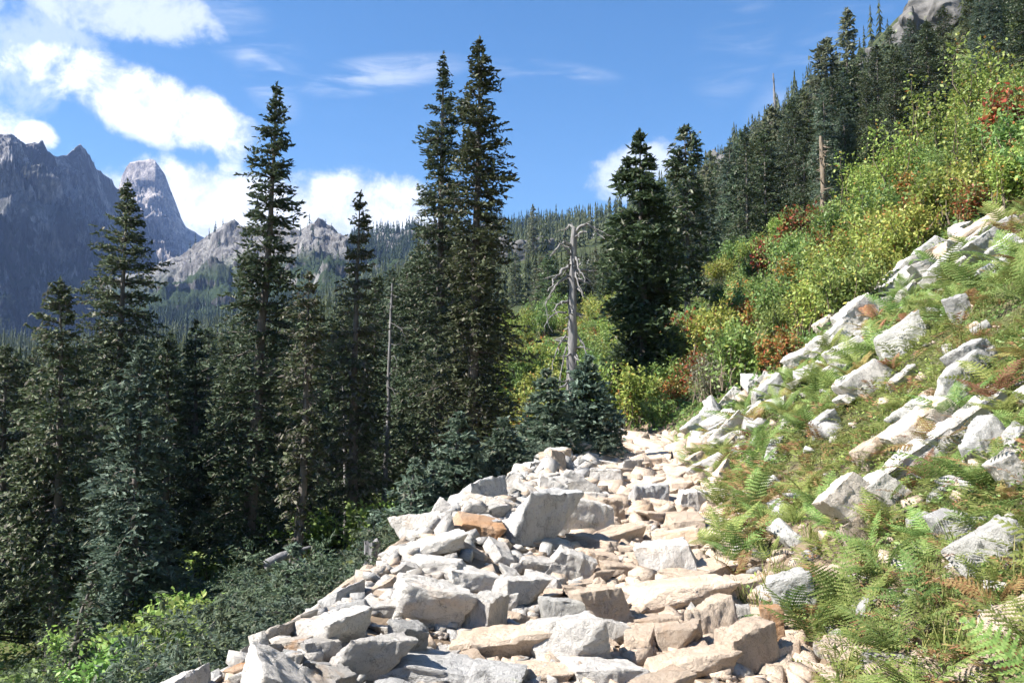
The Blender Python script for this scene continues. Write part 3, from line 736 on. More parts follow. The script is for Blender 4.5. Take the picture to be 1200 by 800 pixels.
def build_forest():
    rng = np.random.default_rng(5)
    # jittered positions over the hillside and the valley
    P = []
    y = 31.0
    while y < 640:
        sp = 2.7 if y < 58 else 3.3 if y < 90 else 4.3 if y < 220 else 6.0
        xs = np.arange(-.75 * y, .85 * y, sp)
        P.append(np.stack([xs + rng.uniform(-.45, .45, len(xs)) * sp, np.full(len(xs), y) + rng.uniform(-.5, .5, len(xs)) * sp], 1)); y += sp
    P = np.concatenate(P); x, yy = P[:, 0], P[:, 1]; a = x / yy
    D = np.interp(a, A_K, D_K)
    keep = (yy < D + 12)
    s = x - xt(yy)
    gapn = VN3.fbm(x * .021 + 9, yy * .021, 4)
    keep &= ~((gapn > .60) & (yy > 90))                                   # rocky openings
    zg = H(x, yy); gx = 600 + F * x / (yy * math.cos(PITCH) + zg * math.sin(PITCH)); gy = 400 - F * (zg * math.cos(PITCH) - yy * math.sin(PITCH)) / (yy * math.cos(PITCH) + zg * math.sin(PITCH))
    bank = (gx > 585) & (gy > np.interp(gx, *CREST) + 6)           # shrub bank and clearing stay open
    keep &= ~bank & ~((yy < 40) & ((s > -7) | (gx > 600)))
    keep &= rng.random(len(x)) < np.where(yy < 120, .85, .92)
    x, yy, a = x[keep], yy[keep], a[keep]
    z = H(x, yy)
    ht = np.where(a > .2, 5 + 7.5 * rng.random(len(x)) ** 1.4, 9 + 8 * rng.random(len(x))) * (1 + .15 * (VN1.fbm(x * .03, yy * .03) - .5)); ht = ht + 0
    # the wood keeps below the crest of what stands behind it
    env = np.array([pdir(q, r).z for q, r in ENV]); enx = np.array([pdir(q, r).x for q, r in ENV])
    cap = (np.interp(a, enx, env) * yy - z) * (.80 + .2 * rng.random(len(x)))
    close = yy < 260
    ht = np.where(close, np.minimum(ht, cap), ht)
    ok = ~(close & (ht < 3.5)); x, yy, a, z, ht = x[ok], yy[ok], a[ok], z[ok], ht[ok]
    px = 600 + F * x / (yy * math.cos(PITCH) + z * math.sin(PITCH)); py = 400 - F * ((z + ht * .8) * math.cos(PITCH) - yy * math.sin(PITCH)) / (yy * math.cos(PITCH) + z * math.sin(PITCH))
    inview = (px > -25) & (px < 1225)
    size = ht / yy
    # things: the largest that stand clear in view; the rest is the far wood
    hill = inview & (a > .0) & (py > -60); left = inview & (a <= .0) & (yy < 70)
    cand = np.nonzero(hill | left)[0]; cand = cand[np.argsort(-size[cand])][:NTHING]
    isthing = np.zeros(len(x), bool); isthing[cand] = True
    base_row = 400 - F * (z * math.cos(PITCH) - yy * math.sin(PITCH)) / (yy * math.cos(PITCH) + z * math.sin(PITCH))
    bare = np.zeros(len(x), bool)                                          # nothing grows on or right before the cliffs
    for ox, oy, ow, oh, *_ in OUTCROPS:
        od = hit(ox, oy + oh * .3, 60).y
        bare |= (np.abs(px - ox) < ow * .4) & (base_row > oy - oh * .2) & (py < oy + oh * .35) & (yy < od + 6) & (yy > od * (.5 if ow > 80 else .72))
    mnames = {0: 'dark fir', 1: 'blackish fir', 2: 'green fir', 3: 'grey-green fir', 4: 'brownish fir', 5: 'broad fir'}
    for i in cand[np.argsort(yy[cand])]:
        big = yy[i] < 75; st = LOD_SETS['near' if big else 'mid']; q = int(rng.integers(0, len(st))); r1, r2 = rng.random(), rng.random()
        tm, cm = st[q]; sc = ht[i] / 12.0
        if ('fir', int(i)) in DROP or bare[i]: continue
        tall = 'tall ' if ht[i] > 11.5 else 'short ' if ht[i] < 7 else ''
        lab = which(f'{tall}{mnames[q]} ' + ('on the forested hillside' if a[i] > 0 else 'in the dark wood'), px[i], py[i], 'hillside firs')
        o = place_tree('fir_tree', tm, cm, (x[i], yy[i], z[i] - .1), r1 * 6.28, (sc * (.85 + .35 * r2),) * 2 + (sc,), lab, group='firs of the forested hillside' if a[i] > 0 else 'firs of the dark wood'); KEY[o.name] = ('fir', int(i))
    rest = ~isthing & ~bare & (yy > 62)
    scatter_far('hillside_forest', np.stack([x, yy, z - .2], 1)[rest], ht[rest], FOREST, 8, 7, 4, 'dense conifer forest covering the hillside and valley')
    # woods on the far slopes
    pts, hts = [], []
    for V, n, zlo, zhi, sd in ((VM[2], 5200, 20, 260, 31), (VM[0], 1300, 20, 260, 32), (VM[1], 800, 60, 300, 33)):
        r2 = np.random.default_rng(sd); flat = V[25:].reshape(-1, 3); nx = V[25:]
        gz = np.abs(np.gradient(nx[:, :, 2], axis=0)) / (np.linalg.norm(np.gradient(nx[:, :, :2], axis=0), axis=2) + 1e-6)
        gz = gz.ravel(); cl = VN2.fbm(flat[:, 0] * .011, flat[:, 1] * .011 + flat[:, 2] * .01, 4)
        el = flat[:, 2] / flat[:, 1] + (cl - .5) * .10; lim = np.interp(flat[:, 0] / flat[:, 1], [-.6, -.42, -.36, -.2, -.16, .2], [.12, .10, .115, .135, .26, .30])
        w = (np.clip((cl - .44) * 5, 0.02, 1) * (el < lim) + .012 * (gz < .9)) * (gz < 1.6) * (flat[:, 2] > zlo); w = w / w.sum()
        ii = r2.choice(len(flat), n, p=w)
        p = flat[ii] + np.column_stack([r2.normal(0, 2, n), r2.normal(0, 2, n), np.full(n, -1.0)])
        pts.append(p); hts.append(7 + 8 * r2.random(n))
    scatter_far('far_slope_forest', np.concatenate(pts), np.concatenate(hts), FAR, 9, 4, 4, 'scattered conifers on the far mountain slopes')


# ------------------------------------------------------------------ dead trees, stump and log
def limb_mesh(name, pix, d, r0, r1, origin, yoff=0.0, mat=None):
    p = []
    n = len(pix)
    for i, (px, py) in enumerate(pix):
        p.append(np.array(pdir(px, py)) * (d + yoff * i / (n - 1)))
    p = np.array(p); t = np.linspace(0, 1, n); tt = np.linspace(0, 1, n * 4)
    q = np.stack([np.interp(tt, t, p[:, k]) for k in range(3)], 1)
    ker = np.array([.25, .5, .25])
    q[1:-1] = .25 * q[:-2] + .5 * q[1:-1] + .25 * q[2:]
    rg = np.random.default_rng(int(pix[0][0] * 7 + pix[0][1])); q[1:] += np.cumsum(rg.normal(0, r0 * .55, (len(q) - 1, 3)), 0) * .6
    parts = [tube(q - np.array(origin), np.linspace(r0 * .8, r1 * .6, len(q)), 6)]
    for k in range(2, len(q) - 1, 3):
        dv = (q[k + 1] - q[k - 1]); dv = dv / np.linalg.norm(dv) * .35 * rg.random() + rg.normal(0, .14, 3); rk = r0 * .35 * (1 - k / len(q)) + .004
        parts.append(tube(np.stack([q[k], q[k] + dv * .5 + rg.normal(0, .02, 3), q[k] + dv]) - np.array(origin), [rk, rk * .7, .003], 4))
    v, f = join(parts)
    return mesh(name, v, f, [mat or DEADWOOD], True)


def dead_tree(name, base, top, d, r0, r1, limbs, label, cat='dead tree', mat=None, wob=.03):
    x = pdir(*base).x * d; o = (x, d, h1(x, d) - .2); tp = np.array(pdir(*top)) * d
    t = obj(name, None, loc=o, label=label, cat=cat)
    rng = np.random.default_rng(int(base[0])); n = 26; s = np.linspace(0, 1, n)
    pts = (tp - np.array(o))[None] * s[:, None] + np.column_stack([np.cumsum(rng.normal(0, wob, n)) * s * (1 - s), np.cumsum(rng.normal(0, wob, n)) * s * (1 - s), 0 * s])
    rr = (r0 + (r1 - r0) * s) * (1 + rng.normal(0, .05, n)) + r0 * .5 * np.exp(-s * 18)
    v, f = tube(pts, rr, 12); ang = np.arctan2(v[:, 1], v[:, 0])
    v += rng.normal(0, r0 * .07, v.shape)
    obj('trunk', mesh(name + '_trunk', v, f, [mat or DEADWOOD], True), t)
    st = []
    for q in range(34):
        f = .12 + .86 * rng.random(); c = np.array([np.interp(f, s, pts[:, k]) for k in range(3)]); r = float(np.interp(f, s, rr)); az = rng.random() * 6.28; ln = r * (1.5 + 5 * rng.random() ** 2)
        dv = np.array([np.cos(az), np.sin(az), rng.normal(-.15, .35)]); e = c + dv * (r * .6 + ln); m2 = c + dv * (r * .6 + ln * .5) + rng.normal(0, ln * .08, 3)
        st.append(tube(np.stack([c, m2, e]), [r * .28 + .004, r * .18 + .003, .003], 5))
    sv, sf = join(st); obj('stub', mesh(name + '_stubs', sv, sf, [mat or DEADWOOD], True), t, kind='stuff')
    for pix, a, b, yo in limbs: obj('limb', limb_mesh('limb', pix, d, a, b, o, yo, mat), t)
    return t


def build_dead():
    dead_tree('dead_snag', (667, 470), (673, 268), 27, .20, .085, [
        ([(673, 272), (680, 262), (690, 261), (697, 267), (704, 277)], .07, .02, -.3), ([(673, 268), (668, 262), (664, 270)], .06, .02, .2), ([(676, 276), (684, 274), (689, 276)], .06, .02, -.4),
        ([(670, 292), (660, 284), (652, 290), (648, 296)], .07, .02, -.4), ([(671, 300), (664, 292), (658, 284)], .05, .015, -.2),
        ([(668, 310), (660, 316), (652, 326), (647, 338), (643, 346)], .08, .025, -.5), ([(667, 322), (656, 330), (648, 342), (642, 352), (641, 372)], .06, .015, -.3),
        ([(674, 300), (676, 312), (682, 322), (685, 334)], .06, .015, -.5), ([(675, 312), (678, 330), (680, 345)], .05, .015, -.6), ([(676, 318), (684, 316), (686, 326), (685, 338)], .05, .012, .3),
        ([(666, 352), (656, 358), (648, 366), (643, 372)], .07, .02, -.4), ([(676, 336), (681, 342), (681, 348)], .045, .015, -.4),
        ([(664, 366), (652, 368), (640, 378), (635, 388)], .045, .012, -.3), ([(664, 392), (654, 408), (649, 428), (647, 446)], .04, .01, -.3), ([(664, 404), (658, 424), (654, 446), (652, 462)], .04, .01, -.5),
        ([(674, 388), (684, 400), (690, 420), (692, 440)], .04, .01, -.3), ([(672, 410), (680, 425), (684, 445)], .035, .01, -.4)],
              'tall silver-grey dead snag with crooked broken branches', 'dead tree')
    mark('the silver-grey snag', 670, 350)
    dead_tree('dead_snag', (449, 575), (460, 332), 32, .10, .035, [
        ([(459, 345), (464, 347), (467, 349)], .02, .008, -.2), ([(458, 362), (453, 365)], .02, .008, -.2), ([(457, 378), (466, 382), (473, 386), (476, 394)], .022, .006, -.3), ([(456, 388), (466, 390), (474, 400)], .02, .006, .2),
        ([(455, 402), (464, 404), (472, 402)], .02, .006, -.2), ([(454, 420), (462, 416), (466, 424), (464, 440)], .02, .006, -.2), ([(453, 452), (460, 456), (463, 466)], .02, .006, -.2), ([(451, 500), (446, 512), (443, 530)], .03, .008, -.2)],
              'slender white dead trunk with short twigs among dark firs', 'dead tree', wob=.05)
    mark('the slender white dead trunk', 455, 440)
    dead_tree('dead_snag', (407, 585), (402, 452), 29.5, .10, .03, [([(405, 500), (398, 508)], .03, .01, -.2)],
              'pale bare trunk next to the narrow scraggly conifer', 'dead tree')
    mark('the pale bare trunk', 405, 500)
    dead_tree('dead_snag', (966, 268), (962, 160), 50, .19, .11, [([(963, 180), (968, 186), (969, 196)], .08, .03, -.5)], 'reddish-brown broken dead trunk on the hillside', 'dead tree', mat=TWIG)
    mark('the broken hillside trunk', 960, 210)
    dead_tree('dead_snag', (913, 200), (906, 86), 100, .28, .06, [([(907, 120), (902, 128)], .06, .02, -.5), ([(909, 140), (915, 150)], .06, .02, -.5)], 'thin grey dead pole rising over the hillside firs', 'dead tree')
    mark('the thin dead pole', 908, 130)
    # stump at the talus edge
    v = pdir(435, 682); p = Vector((v.x * 11.5, 11.5, max(h1(v.x * 11.5, 11.5), v.z * 11.5))); rng = np.random.default_rng(3)
    o = obj('tree_stump', None, loc=(p.x, p.y, p.z - .15), label='small weathered grey stump at the outer edge of the talus', cat='stump')
    n = 14; a = np.arange(n) / n * 6.28; rows = []
    hts = .62 + .10 * rng.random(n)
    for k, f in enumerate((0, .3, .6, .85, 1.0)):
        r = (.10 + .04 * (1 - f) ** 2) * (1 + .14 * np.sin(a * 5 + 1) + rng.normal(0, .03, n)); rows.append(np.stack([np.cos(a) * r, np.sin(a) * r, hts * f], 1))
    V = np.concatenate(rows + [np.array([[0, 0, .52]])]); Fq = [(k * n + i, k * n + (i + 1) % n, (k + 1) * n + (i + 1) % n, (k + 1) * n + i) for k in range(4) for i in range(n)]
    Fq += [(4 * n + i, 4 * n + (i + 1) % n, 5 * n, 5 * n) for i in range(n)]
    me = bpy.data.meshes.new('stump'); me.from_pydata(V.tolist(), [], [tuple(dict.fromkeys(f)) for f in Fq]); me.materials.append(DEADWOOD)
    obj('trunk', me, o)
    mark('the grey stump', 434, 660)
    # fallen log under the firs
    d = 17.5; q = [np.array(pdir(310, 662)) * d, np.array(pdir(330, 652)) * (d + .2), np.array(pdir(352, 644)) * (d + .5)]; q = np.array(q)
    o = obj('fallen_log', None, loc=tuple(q[0]), label='short grey fallen log beside the lichen-hung fir', cat='log')
    v, f = tube(q - q[0], [.10, .095, .08], 9); obj('trunk', mesh('log', v, f, [DEADWOOD], True), o)
    v, f = tube(np.array([q[2] - q[0], q[2] - q[0] + [.2, .1, .05], q[2] - q[0] + [.42, .1, -.12]]), [.04, .03, .012], 6); obj('limb', mesh('limb', v, f, [DEADWOOD], True), o)


# ------------------------------------------------------------------ shrubs, ferns, herbs, grass
def shrub_mesh(seed, wands, leaves, Ht, spread, leaf, mats, two=.0, upright=1.0):
    rng = np.random.default_rng(seed); C, Dd, Nn, st = [], [], [], []
    for w in range(wands):
        a = rng.random() * 6.28; tilt = rng.random() ** .7 * spread; h = Ht * (.55 + .5 * rng.random()) * (1 - .25 * tilt / max(spread, .01))
        n = 6; s = np.linspace(0, 1, n); r = tilt * h * (s ** (1.0 + .6 * upright))
        b = rng.normal(0, .14 * Ht, 2)
        p = np.stack([b[0] * 1 + np.cos(a) * r + rng.normal(0, .03, n) * h, b[1] + np.sin(a) * r + rng.normal(0, .03, n) * h, h * s * (1 - .15 * s * tilt)], 1)
        st.append(tube(p, np.linspace(.012, .003, n) * (Ht / 1.5 + .3), 3))
        m = int(leaves * (.6 + .8 * rng.random())); t = .18 + .84 * rng.random(m) ** .75; t = np.minimum(t, 1)
        c = np.stack([np.interp(t, s, p[:, k]) for k in range(3)], 1); off = rng.normal(0, 1, (m, 3)) * (.055 * Ht + .35 * leaf) * (1.15 - .5 * t)[:, None]
        C.append(c + off); d = off / (np.linalg.norm(off, axis=1)[:, None] + 1e-6) + rng.normal(0, .5, (m, 3)) - [0, 0, .15]; Dd.append(d)
        q = rng.normal(0, .55, (m, 3)); q[:, 2] += 1; q[:, :2] += np.array([np.cos(a), np.sin(a)]) * .3; Nn.append(q)
    C, Dd, Nn = map(np.concatenate, (C, Dd, Nn))
    l = leaf * (.6 + .8 * rng.random(len(C)))
    V, Fc = diamonds(C, Dd, Nn, l, l * .55)
    mi = (rng.random(len(C)) < two).astype(int)
    fm = mesh('foliage', V, Fc, mats, mi=mi); sv, sf = join(st)
    return mesh('stems', sv, sf, [TWIG], True), fm


def krummholz_mesh(seed, mat):
    rng = np.random.default_rng(seed); V = []; o = 0; Fs = []; M = []; tr = []
    for k in range(7):
        v, f, mi, limbs = conifer(rng, .75 + .5 * rng.random(), [0, .3, .7, 1], [.1, .32, .5, .5], 46, clear=.02, size=.075, gap=2.5, dead=.04, step=.06, asc=.6, droop=.1, width=.24, K=4)
        off = np.array([rng.normal(0, .55), rng.normal(0, .55), -.05]); v = v + off
        V.append(v); Fs.append(f + o); o += len(v); M.append(mi); tr += [(a + off, b) for a, b in limbs[:12]]
    tv, tf = join(tr)
    return mesh('stems', tv, tf, [BARK], True), mesh('foliage', np.concatenate(V), np.concatenate(Fs), [mat, LICHEN], mi=np.concatenate(M))


def put_plant(name, pair, loc, rz, sc, label, cat, group, tilt=None):
    t = obj(name, None, loc=loc, rot=(0, 0, rz), scale=sc, label=label, cat=cat, group=group)
    if tilt is not None:
        t.rotation_mode = 'QUATERNION'
        t.rotation_quaternion = tilt @ Euler((0, 0, rz)).to_quaternion()
    obj('stem', pair[0], t, kind='stuff'); obj('foliage', pair[1], t, kind='stuff')
    return t


EDGE = ([740, 790, 830, 870, 930, 1000, 1040, 1080, 1130, 1200, 1300], [505, 505, 480, 458, 425, 378, 340, 303, 268, 240, 205])    # foot of the shrub bank


CREST = ([560, 740, 745, 800, 850, 900, 950, 1000, 1050, 1100, 1150, 1200, 1300], [360, 372, 400, 352, 312, 292, 262, 245, 200, 165, 125, 108, 60])    # upper rim of the shrub bank on the ground


def poisson(xr, yr, rad, rng, n, test):
    out = []
    cell = {}
    for _ in range(n):
        x, y = rng.uniform(*xr), rng.uniform(*yr)
        r = rad(x, y)
        if not test(x, y): continue
        k = (int(x / 2), int(y / 2)); ok = True
        for i in (-1, 0, 1):
            for j in (-1, 0, 1):
                for (qx, qy, qr) in cell.get((k[0] + i, k[1] + j), ()):
                    if (qx - x) ** 2 + (qy - y) ** 2 < (.5 * (r + qr)) ** 2: ok = False
        if ok: cell.setdefault(k, []).append((x, y, r)); out.append((x, y))
    return out


def build_shrubs():
    rng = np.random.default_rng(21)
    G = [shrub_mesh(200 + i, 50, 85, 1.7, .55, .10, [L_GREEN, L_YELLOW], .15) for i in range(3)]
    Yl = [shrub_mesh(210 + i, 48, 80, 1.8, .5, .10, [L_YELLOW, L_ORANGE], .06) for i in range(3)]
    Rd = [shrub_mesh(220 + i, 40, 75, 1.3, .6, .10, [L_RED, L_GREEN], .4) for i in range(2)]
    Or = [shrub_mesh(230 + i, 42, 75, 1.2, .6, .10, [L_ORANGE, L_GREEN], .3) for i in range(2)]
    Gy = [shrub_mesh(240 + i, 60, 40, 1.5, .6, .06, [L_GREY, L_GREEN], .2) for i in range(2)]
    Lm = [shrub_mesh(250 + i, 40, 55, 1.2, .7, .12, [L_LIME, L_GREEN], .2) for i in range(3)]
    Sap = [shrub_mesh(260 + i, 26, 150, 3.0, .2, .10, [L_YELLOW, L_ORANGE], .05, .3) for i in range(2)]
    desc = {'g': 'leafy green shrub', 'y': 'yellow-green shrub', 'r': 'red-leaved autumn shrub', 'o': 'orange-tinged shrub', 'e': 'grey-green twiggy shrub'}
    sets = {'g': G, 'y': Yl, 'r': Rd, 'o': Or, 'e': Gy}
    # specimens one can find by themselves: px, row of the foot, depth search start, kind, scale, label, short name
    spec = [(832, 470, 10, 'e', 1.25, 'silvery twiggy willow bush with bare grey stems above the trail bend', 'the silvery willow bush'),
            (796, 424, 10, 'r', 1.9, 'bright scarlet bush beside the full green hemlock', 'the scarlet bush'),
            (940, 296, 12, 'r', 2.1, 'rusty red shrub on the bank under the broken hillside trunk', 'the rusty red shrub'),
            (902, 322, 12, 'r', 1.7, 'low red shrub at the back of the green bank', 'the low red shrub'),
            (1190, 180, 12, 'r', 2.0, 'dark red shrub at the right edge above the bank', 'the dark red shrub'),
            (970, 318, 12, 'r', 1.5, 'russet shrub on the bank right below the rusty red one', 'the russet shrub'),
            (868, 372, 12, 'o', 1.5, 'copper orange shrub above the silvery willow bush', 'the copper shrub'),
            (1112, 245, 12, 'o', 1.2, 'orange shrub just above the brown-topped slab', 'the orange shrub'),
            (738, 498, 10, 'y', .8, 'pale yellow bush at the far end of the trail', 'the pale yellow bush'),
            (775, 500, 10, 'g', .7, 'dense green bush where the trail bends out of sight', 'the trail bend bush')]
    done = []
    for px, py, d0, kd, sc, lab, short in spec:
        p = hit(px, py, d0)
        put_plant('shrub', sets[kd][0], (p.x, p.y, p.z - .05), 1.0, sc, lab, 'shrub', 'shrubs of the bank'); mark(short, px, py - 25); done.append((p.x, p.y, 1.1 * sc))
    for px, py, h, lab, short in ((1122, 190, 1.15, 'tall slim yellow sapling reaching up before the hillside firs', 'the tall yellow sapling'), (1030, 262, .95, 'pale green sapling sticking out of the bank left of the tall one', 'the pale sapling'), (1160, 190, .9, 'yellow sapling right beside the tall slim one', 'the second sapling')):
        p = hit(px, py, 12); put_plant('sapling', Sap[len(done) % 2], (p.x, p.y, p.z - .05), 2.0, h * p.y / 24, lab, 'sapling', 'saplings of the bank'); mark(short, px, py - 70)

    def test(x, y):
        s = x - float(xt(y))
        if s < 1.0 or y < 8: return False
        p = (x, y, h1(x, y)); px, py = proj(p)
        if not (690 < px < 1260): return False
        return np.interp(px, *CREST) < py < np.interp(px, *EDGE) - 2
    pts = poisson((1, 34), (9, 58), lambda x, y: .95 + .019 * y, rng, 14000, test)
    pts += poisson((4, 44), (58.5, 90), lambda x, y: 2.4, rng, 3500, test)
    pts = sorted(pts, key=lambda q: q[1])
    cnt = 0
    for x, y in pts:
        z = h1(x, y); px, py = proj((x, y, z + .8))
        if any((x - q[0]) ** 2 + (y - q[1]) ** 2 < q[2] ** 2 for q in done): continue
        nz = float(VN1.fbm(x * .16, y * .16, 3)); n2 = float(VN2.fbm(x * .3 + 5, y * .3, 3))
        kd = 'y' if (px > 940 and nz > .54) or nz > .6 else 'g'
        if n2 > .60: kd = 'o'
        if n2 > .64: kd = 'r'
        if px < 860 and py > 330 and n2 < .42: kd = 'e'
        st = sets[kd]; sc = (.85 + .6 * rng.random()) * (1.0 if y > 18 else .8)
        if py > np.interp(px, *EDGE) - 30: sc *= .55
        sz = 'tall ' if sc > 1.2 else 'low ' if sc < .7 else ''
        if ('shrub', cnt) not in DROP:
            KEY[put_plant('shrub', st[int(cnt * 7 % len(st))], (x, y, z - .06), cnt * 2.4, sc, which(sz + desc[kd] + ' on the bank', px, py, ''), 'shrub', 'shrubs of the bank').name] = ('shrub', cnt)
        cnt += 1
    # lime undergrowth under the firs
    def test2(x, y):
        p = (x, y, h1(x, y)); px, py = proj(p)
        s = x - float(xt(y))
        return s < -4.8 and -30 < px < 520 and py > 560 and py < 850
    pts = poisson((-22, 0), (9, 30), lambda x, y: .75 + .035 * y, rng, 6000, test2)
    lime = [(185, 725, 62, 66), (135, 770, 60, 45), (215, 650, 60, 45), (345, 615, 40, 40), (420, 600, 24, 30), (110, 690, 30, 40)]
    KH = [krummholz_mesh(300, NB), krummholz_mesh(301, N), krummholz_mesh(302, N)]
    for ci, (x, y) in enumerate(sorted(pts, key=lambda q: q[1])):
        z = h1(x, y); px, py = proj((x, y, z + .5)); r1, r2, r3 = rng.random(), rng.random(), int(rng.integers(0, 3)); rr = rng.random()
        if ('under', ci) in DROP: continue
        isl = any(((px - a) / c) ** 2 + ((py - b) / e) ** 2 < 1 for a, b, c, e in lime)
        if isl:
            o = put_plant('shrub', Lm[r3], (x, y, z - .05), r1 * 6.28, (.95 + .5 * r2), which('lime green leafy undergrowth bush', px, py, ''), 'shrub', 'undergrowth below the talus'); KEY[o.name] = ('under', ci)
        elif px > 190 or rr < .4:
            o = put_plant('dwarf_conifer', KH[r3], (x, y, z - .05), r1 * 6.28, .6 + .5 * r2, which('low spreading dwarf conifer', px, py, ''), 'shrub', 'dwarf conifers below the talus'); KEY[o.name] = ('under', ci)
    # dwarf conifers hugging the outer talus edge
    for px, py, sc in ((265, 740, .9), (300, 725, .8), (385, 690, .8), (405, 680, .7), (225, 765, .9), (245, 790, .8), (462, 640, .8), (500, 618, .8), (540, 600, .7), (630, 560, .7), (655, 548, .6), (370, 715, .7), (330, 735, .7), (705, 535, .5), (425, 645, .7)):
        d = float(np.interp(py, [520, 560, 600, 650, 700, 800], [19, 16.5, 14, 11.5, 10, 8.2])); v = pdir(px, py); x = v.x * d; z = h1(x, d); sc = min(1.45, max(.5, (v.z * d + .25 - z) / 1.05))
        put_plant('dwarf_conifer', KH[(px // 5) % 3], (x, d, z - .05), px * .7, sc, which('low bluish dwarf conifer hugging the talus edge', px, py, ''), 'shrub', 'dwarf conifers below the talus')
    # shrub meadow behind the snag
    def test3(x, y):
        px, py = proj((x, y, h1(x, y))); return 590 < px < 775 and py > 366 and y > 30 and (px < 745 or y < 60)
    pts = poisson((-2, 16), (31, 98), lambda x, y: 1.5 + .02 * y, rng, 5000, test3)
    for ci, (x, y) in enumerate(sorted(pts, key=lambda q: q[1])):
        z = h1(x, y); px, py = proj((x, y, z + .8)); r = rng.random(); r1, r2, r3 = rng.random(), rng.random(), int(rng.integers(0, 2))
        if ('clearing', ci) in DROP: continue
        kd = 'y' if r < .5 else 'g' if r < .86 else 'o'
        o = put_plant('shrub', sets[kd][r3], (x, y, z - .06), r1 * 6.28, .9 + .6 * r2 + .006 * y, which(desc[kd] + ' in the clearing', px, py, ''), 'shrub', 'shrubs of the clearing'); KEY[o.name] = ('clearing', ci)


def frond(rng, L, arch, npin, width, az, up0):
    """one fern frond: tapered pinnae with toothed edges on an arching stalk"""
    s = np.linspace(0, 1, npin + 3); ang = up0 - arch * s; ds = L / (npin + 2)
    r = np.concatenate([[0], np.cumsum(np.cos(ang[:-1]) * ds)]); z = np.concatenate([[0], np.cumsum(np.sin(ang[:-1]) * ds)])
    ca, sa = math.cos(az), math.sin(az); P = np.stack([ca * r, sa * r, z], 1); sd = np.array([-sa, ca, 0]); q = []
    roll = rng.normal(0, .25)
    for i in range(3, npin + 3):
        f = (i - 3) / max(1, npin - 1); w = width * L * (np.sin(np.pi * min(1, .22 + .80 * f)) ** .8) * (1 - f) ** .12 * (.9 + .2 * rng.random()) + .004
        T = P[i] - P[i - 1]; T = T / np.linalg.norm(T); nn = np.cross(T, sd)
        for sg in (-1, 1):
            d = sd * sg * .92 + T * .38 + nn * (-.18 + sg * roll); d /= np.linalg.norm(d); b = T * (ds * .95)
            m = 6
            for k in range(m):       # pinnules: small leaflets either side of the pinna rib
                g = (k + .4) / m; c = P[i] + d * w * g; pl = (ds * .60) * (1 - .7 * g); pw = w / m * 1.35
                for e in (-1, 1):
                    o = T * e * pl + d * pw * .35
                    q.append([c - d * pw * .5, c + o * .55 - d * pw * .3, c + o, c + d * pw * .5])
    tip = P[-1]
    V = np.array(q).reshape(-1, 3)
    sv, sf = tube(P, np.linspace(.004, .0012, len(P)), 3)
    return V, (sv, sf)


def fern_mesh(seed, mat, n, L, npin=13):
    rng = np.random.default_rng(seed); Vs, st = [], []
    for k in range(n):
        V, s = frond(rng, L * (.7 + .45 * rng.random()), .7 + .8 * rng.random(), npin, .21, k * 6.28 / n + rng.normal(0, .3), .85 + .5 * rng.random())
        Vs.append(V); st.append(s)
    V = np.concatenate(Vs); sv, sf = join(st)
    return mesh('stalks', sv, sf, [FERN_BROWN if mat is FERN_BROWN else L_GREEN], True), mesh('fronds', V, np.arange(len(V)).reshape(-1, 4), [mat])


TRAIL_R = ([480, 520, 560, 600, 650, 700, 740, 770, 800, 860], [770, 790, 815, 845, 848, 862, 930, 965, 975, 985])      # row -> px of the trail's right edge


def fern_zone(x, y):
    px, py = proj((x, y, h1(x, y)))
    if not (-20 < px < 1290 and py < 900): return False
    return px > np.interp(py, *TRAIL_R) and py > np.interp(px, *EDGE) + 4


def build_ferns():
    rng = np.random.default_rng(77)
    FG = [fern_mesh(400 + i, FERN, 5 + i % 4, .50 + .07 * (i % 3), 12 + i % 4) for i in range(6)]; FB = [fern_mesh(410 + i, FERN_BROWN, 6, .46) for i in range(2)]
    def dens(x, y): return .16 + .022 * y
    def test(x, y):
        if not fern_zone(x, y): return False
        px, py = proj((x, y, h1(x, y)))
        for (a, b, w, h_) in ROCK_PX:
            if abs(px - a) < w * .32 and abs(py - b) < h_ * .35: return False
        return float(VN2.fbm(x * .55 + 3, y * .55, 3)) > .43
    pts = poisson((.8, 17), (3.0, 22), dens, rng, 16000, test)
    print('ferns', len(pts)); pts = sorted(pts[:300], key=lambda q: q[1])
    cnt = 0
    for x, y in pts:
        z = h1(x, y); nrm = normal_at(x, y); q = Vector((0, 0, 1)).rotation_difference((nrm * .55 + Vector((0, 0, .6))).normalized())
        br = rng.random() < .24; px, py = proj((x, y, z + .2)); sc = (.42 + .5 * rng.random() ** 1.3) * float(np.interp(y, [4, 8, 14], [.95, 1.25, 1.7]))
        st = FB if br else FG; sz = 'large ' if sc > .85 else 'small ' if sc < .62 else ''
        if ('fern', cnt) not in DROP:
            KEY[put_plant('fern', st[int(cnt * 5 % len(st))], (x, y, z - .02), cnt * 2.4, sc, which(sz + ('browning fern' if br else 'green fern') + ' on the rocky slope', px, py, ''), 'fern', 'ferns of the rocky slope', q).name] = ('fern', cnt)
        cnt += 1


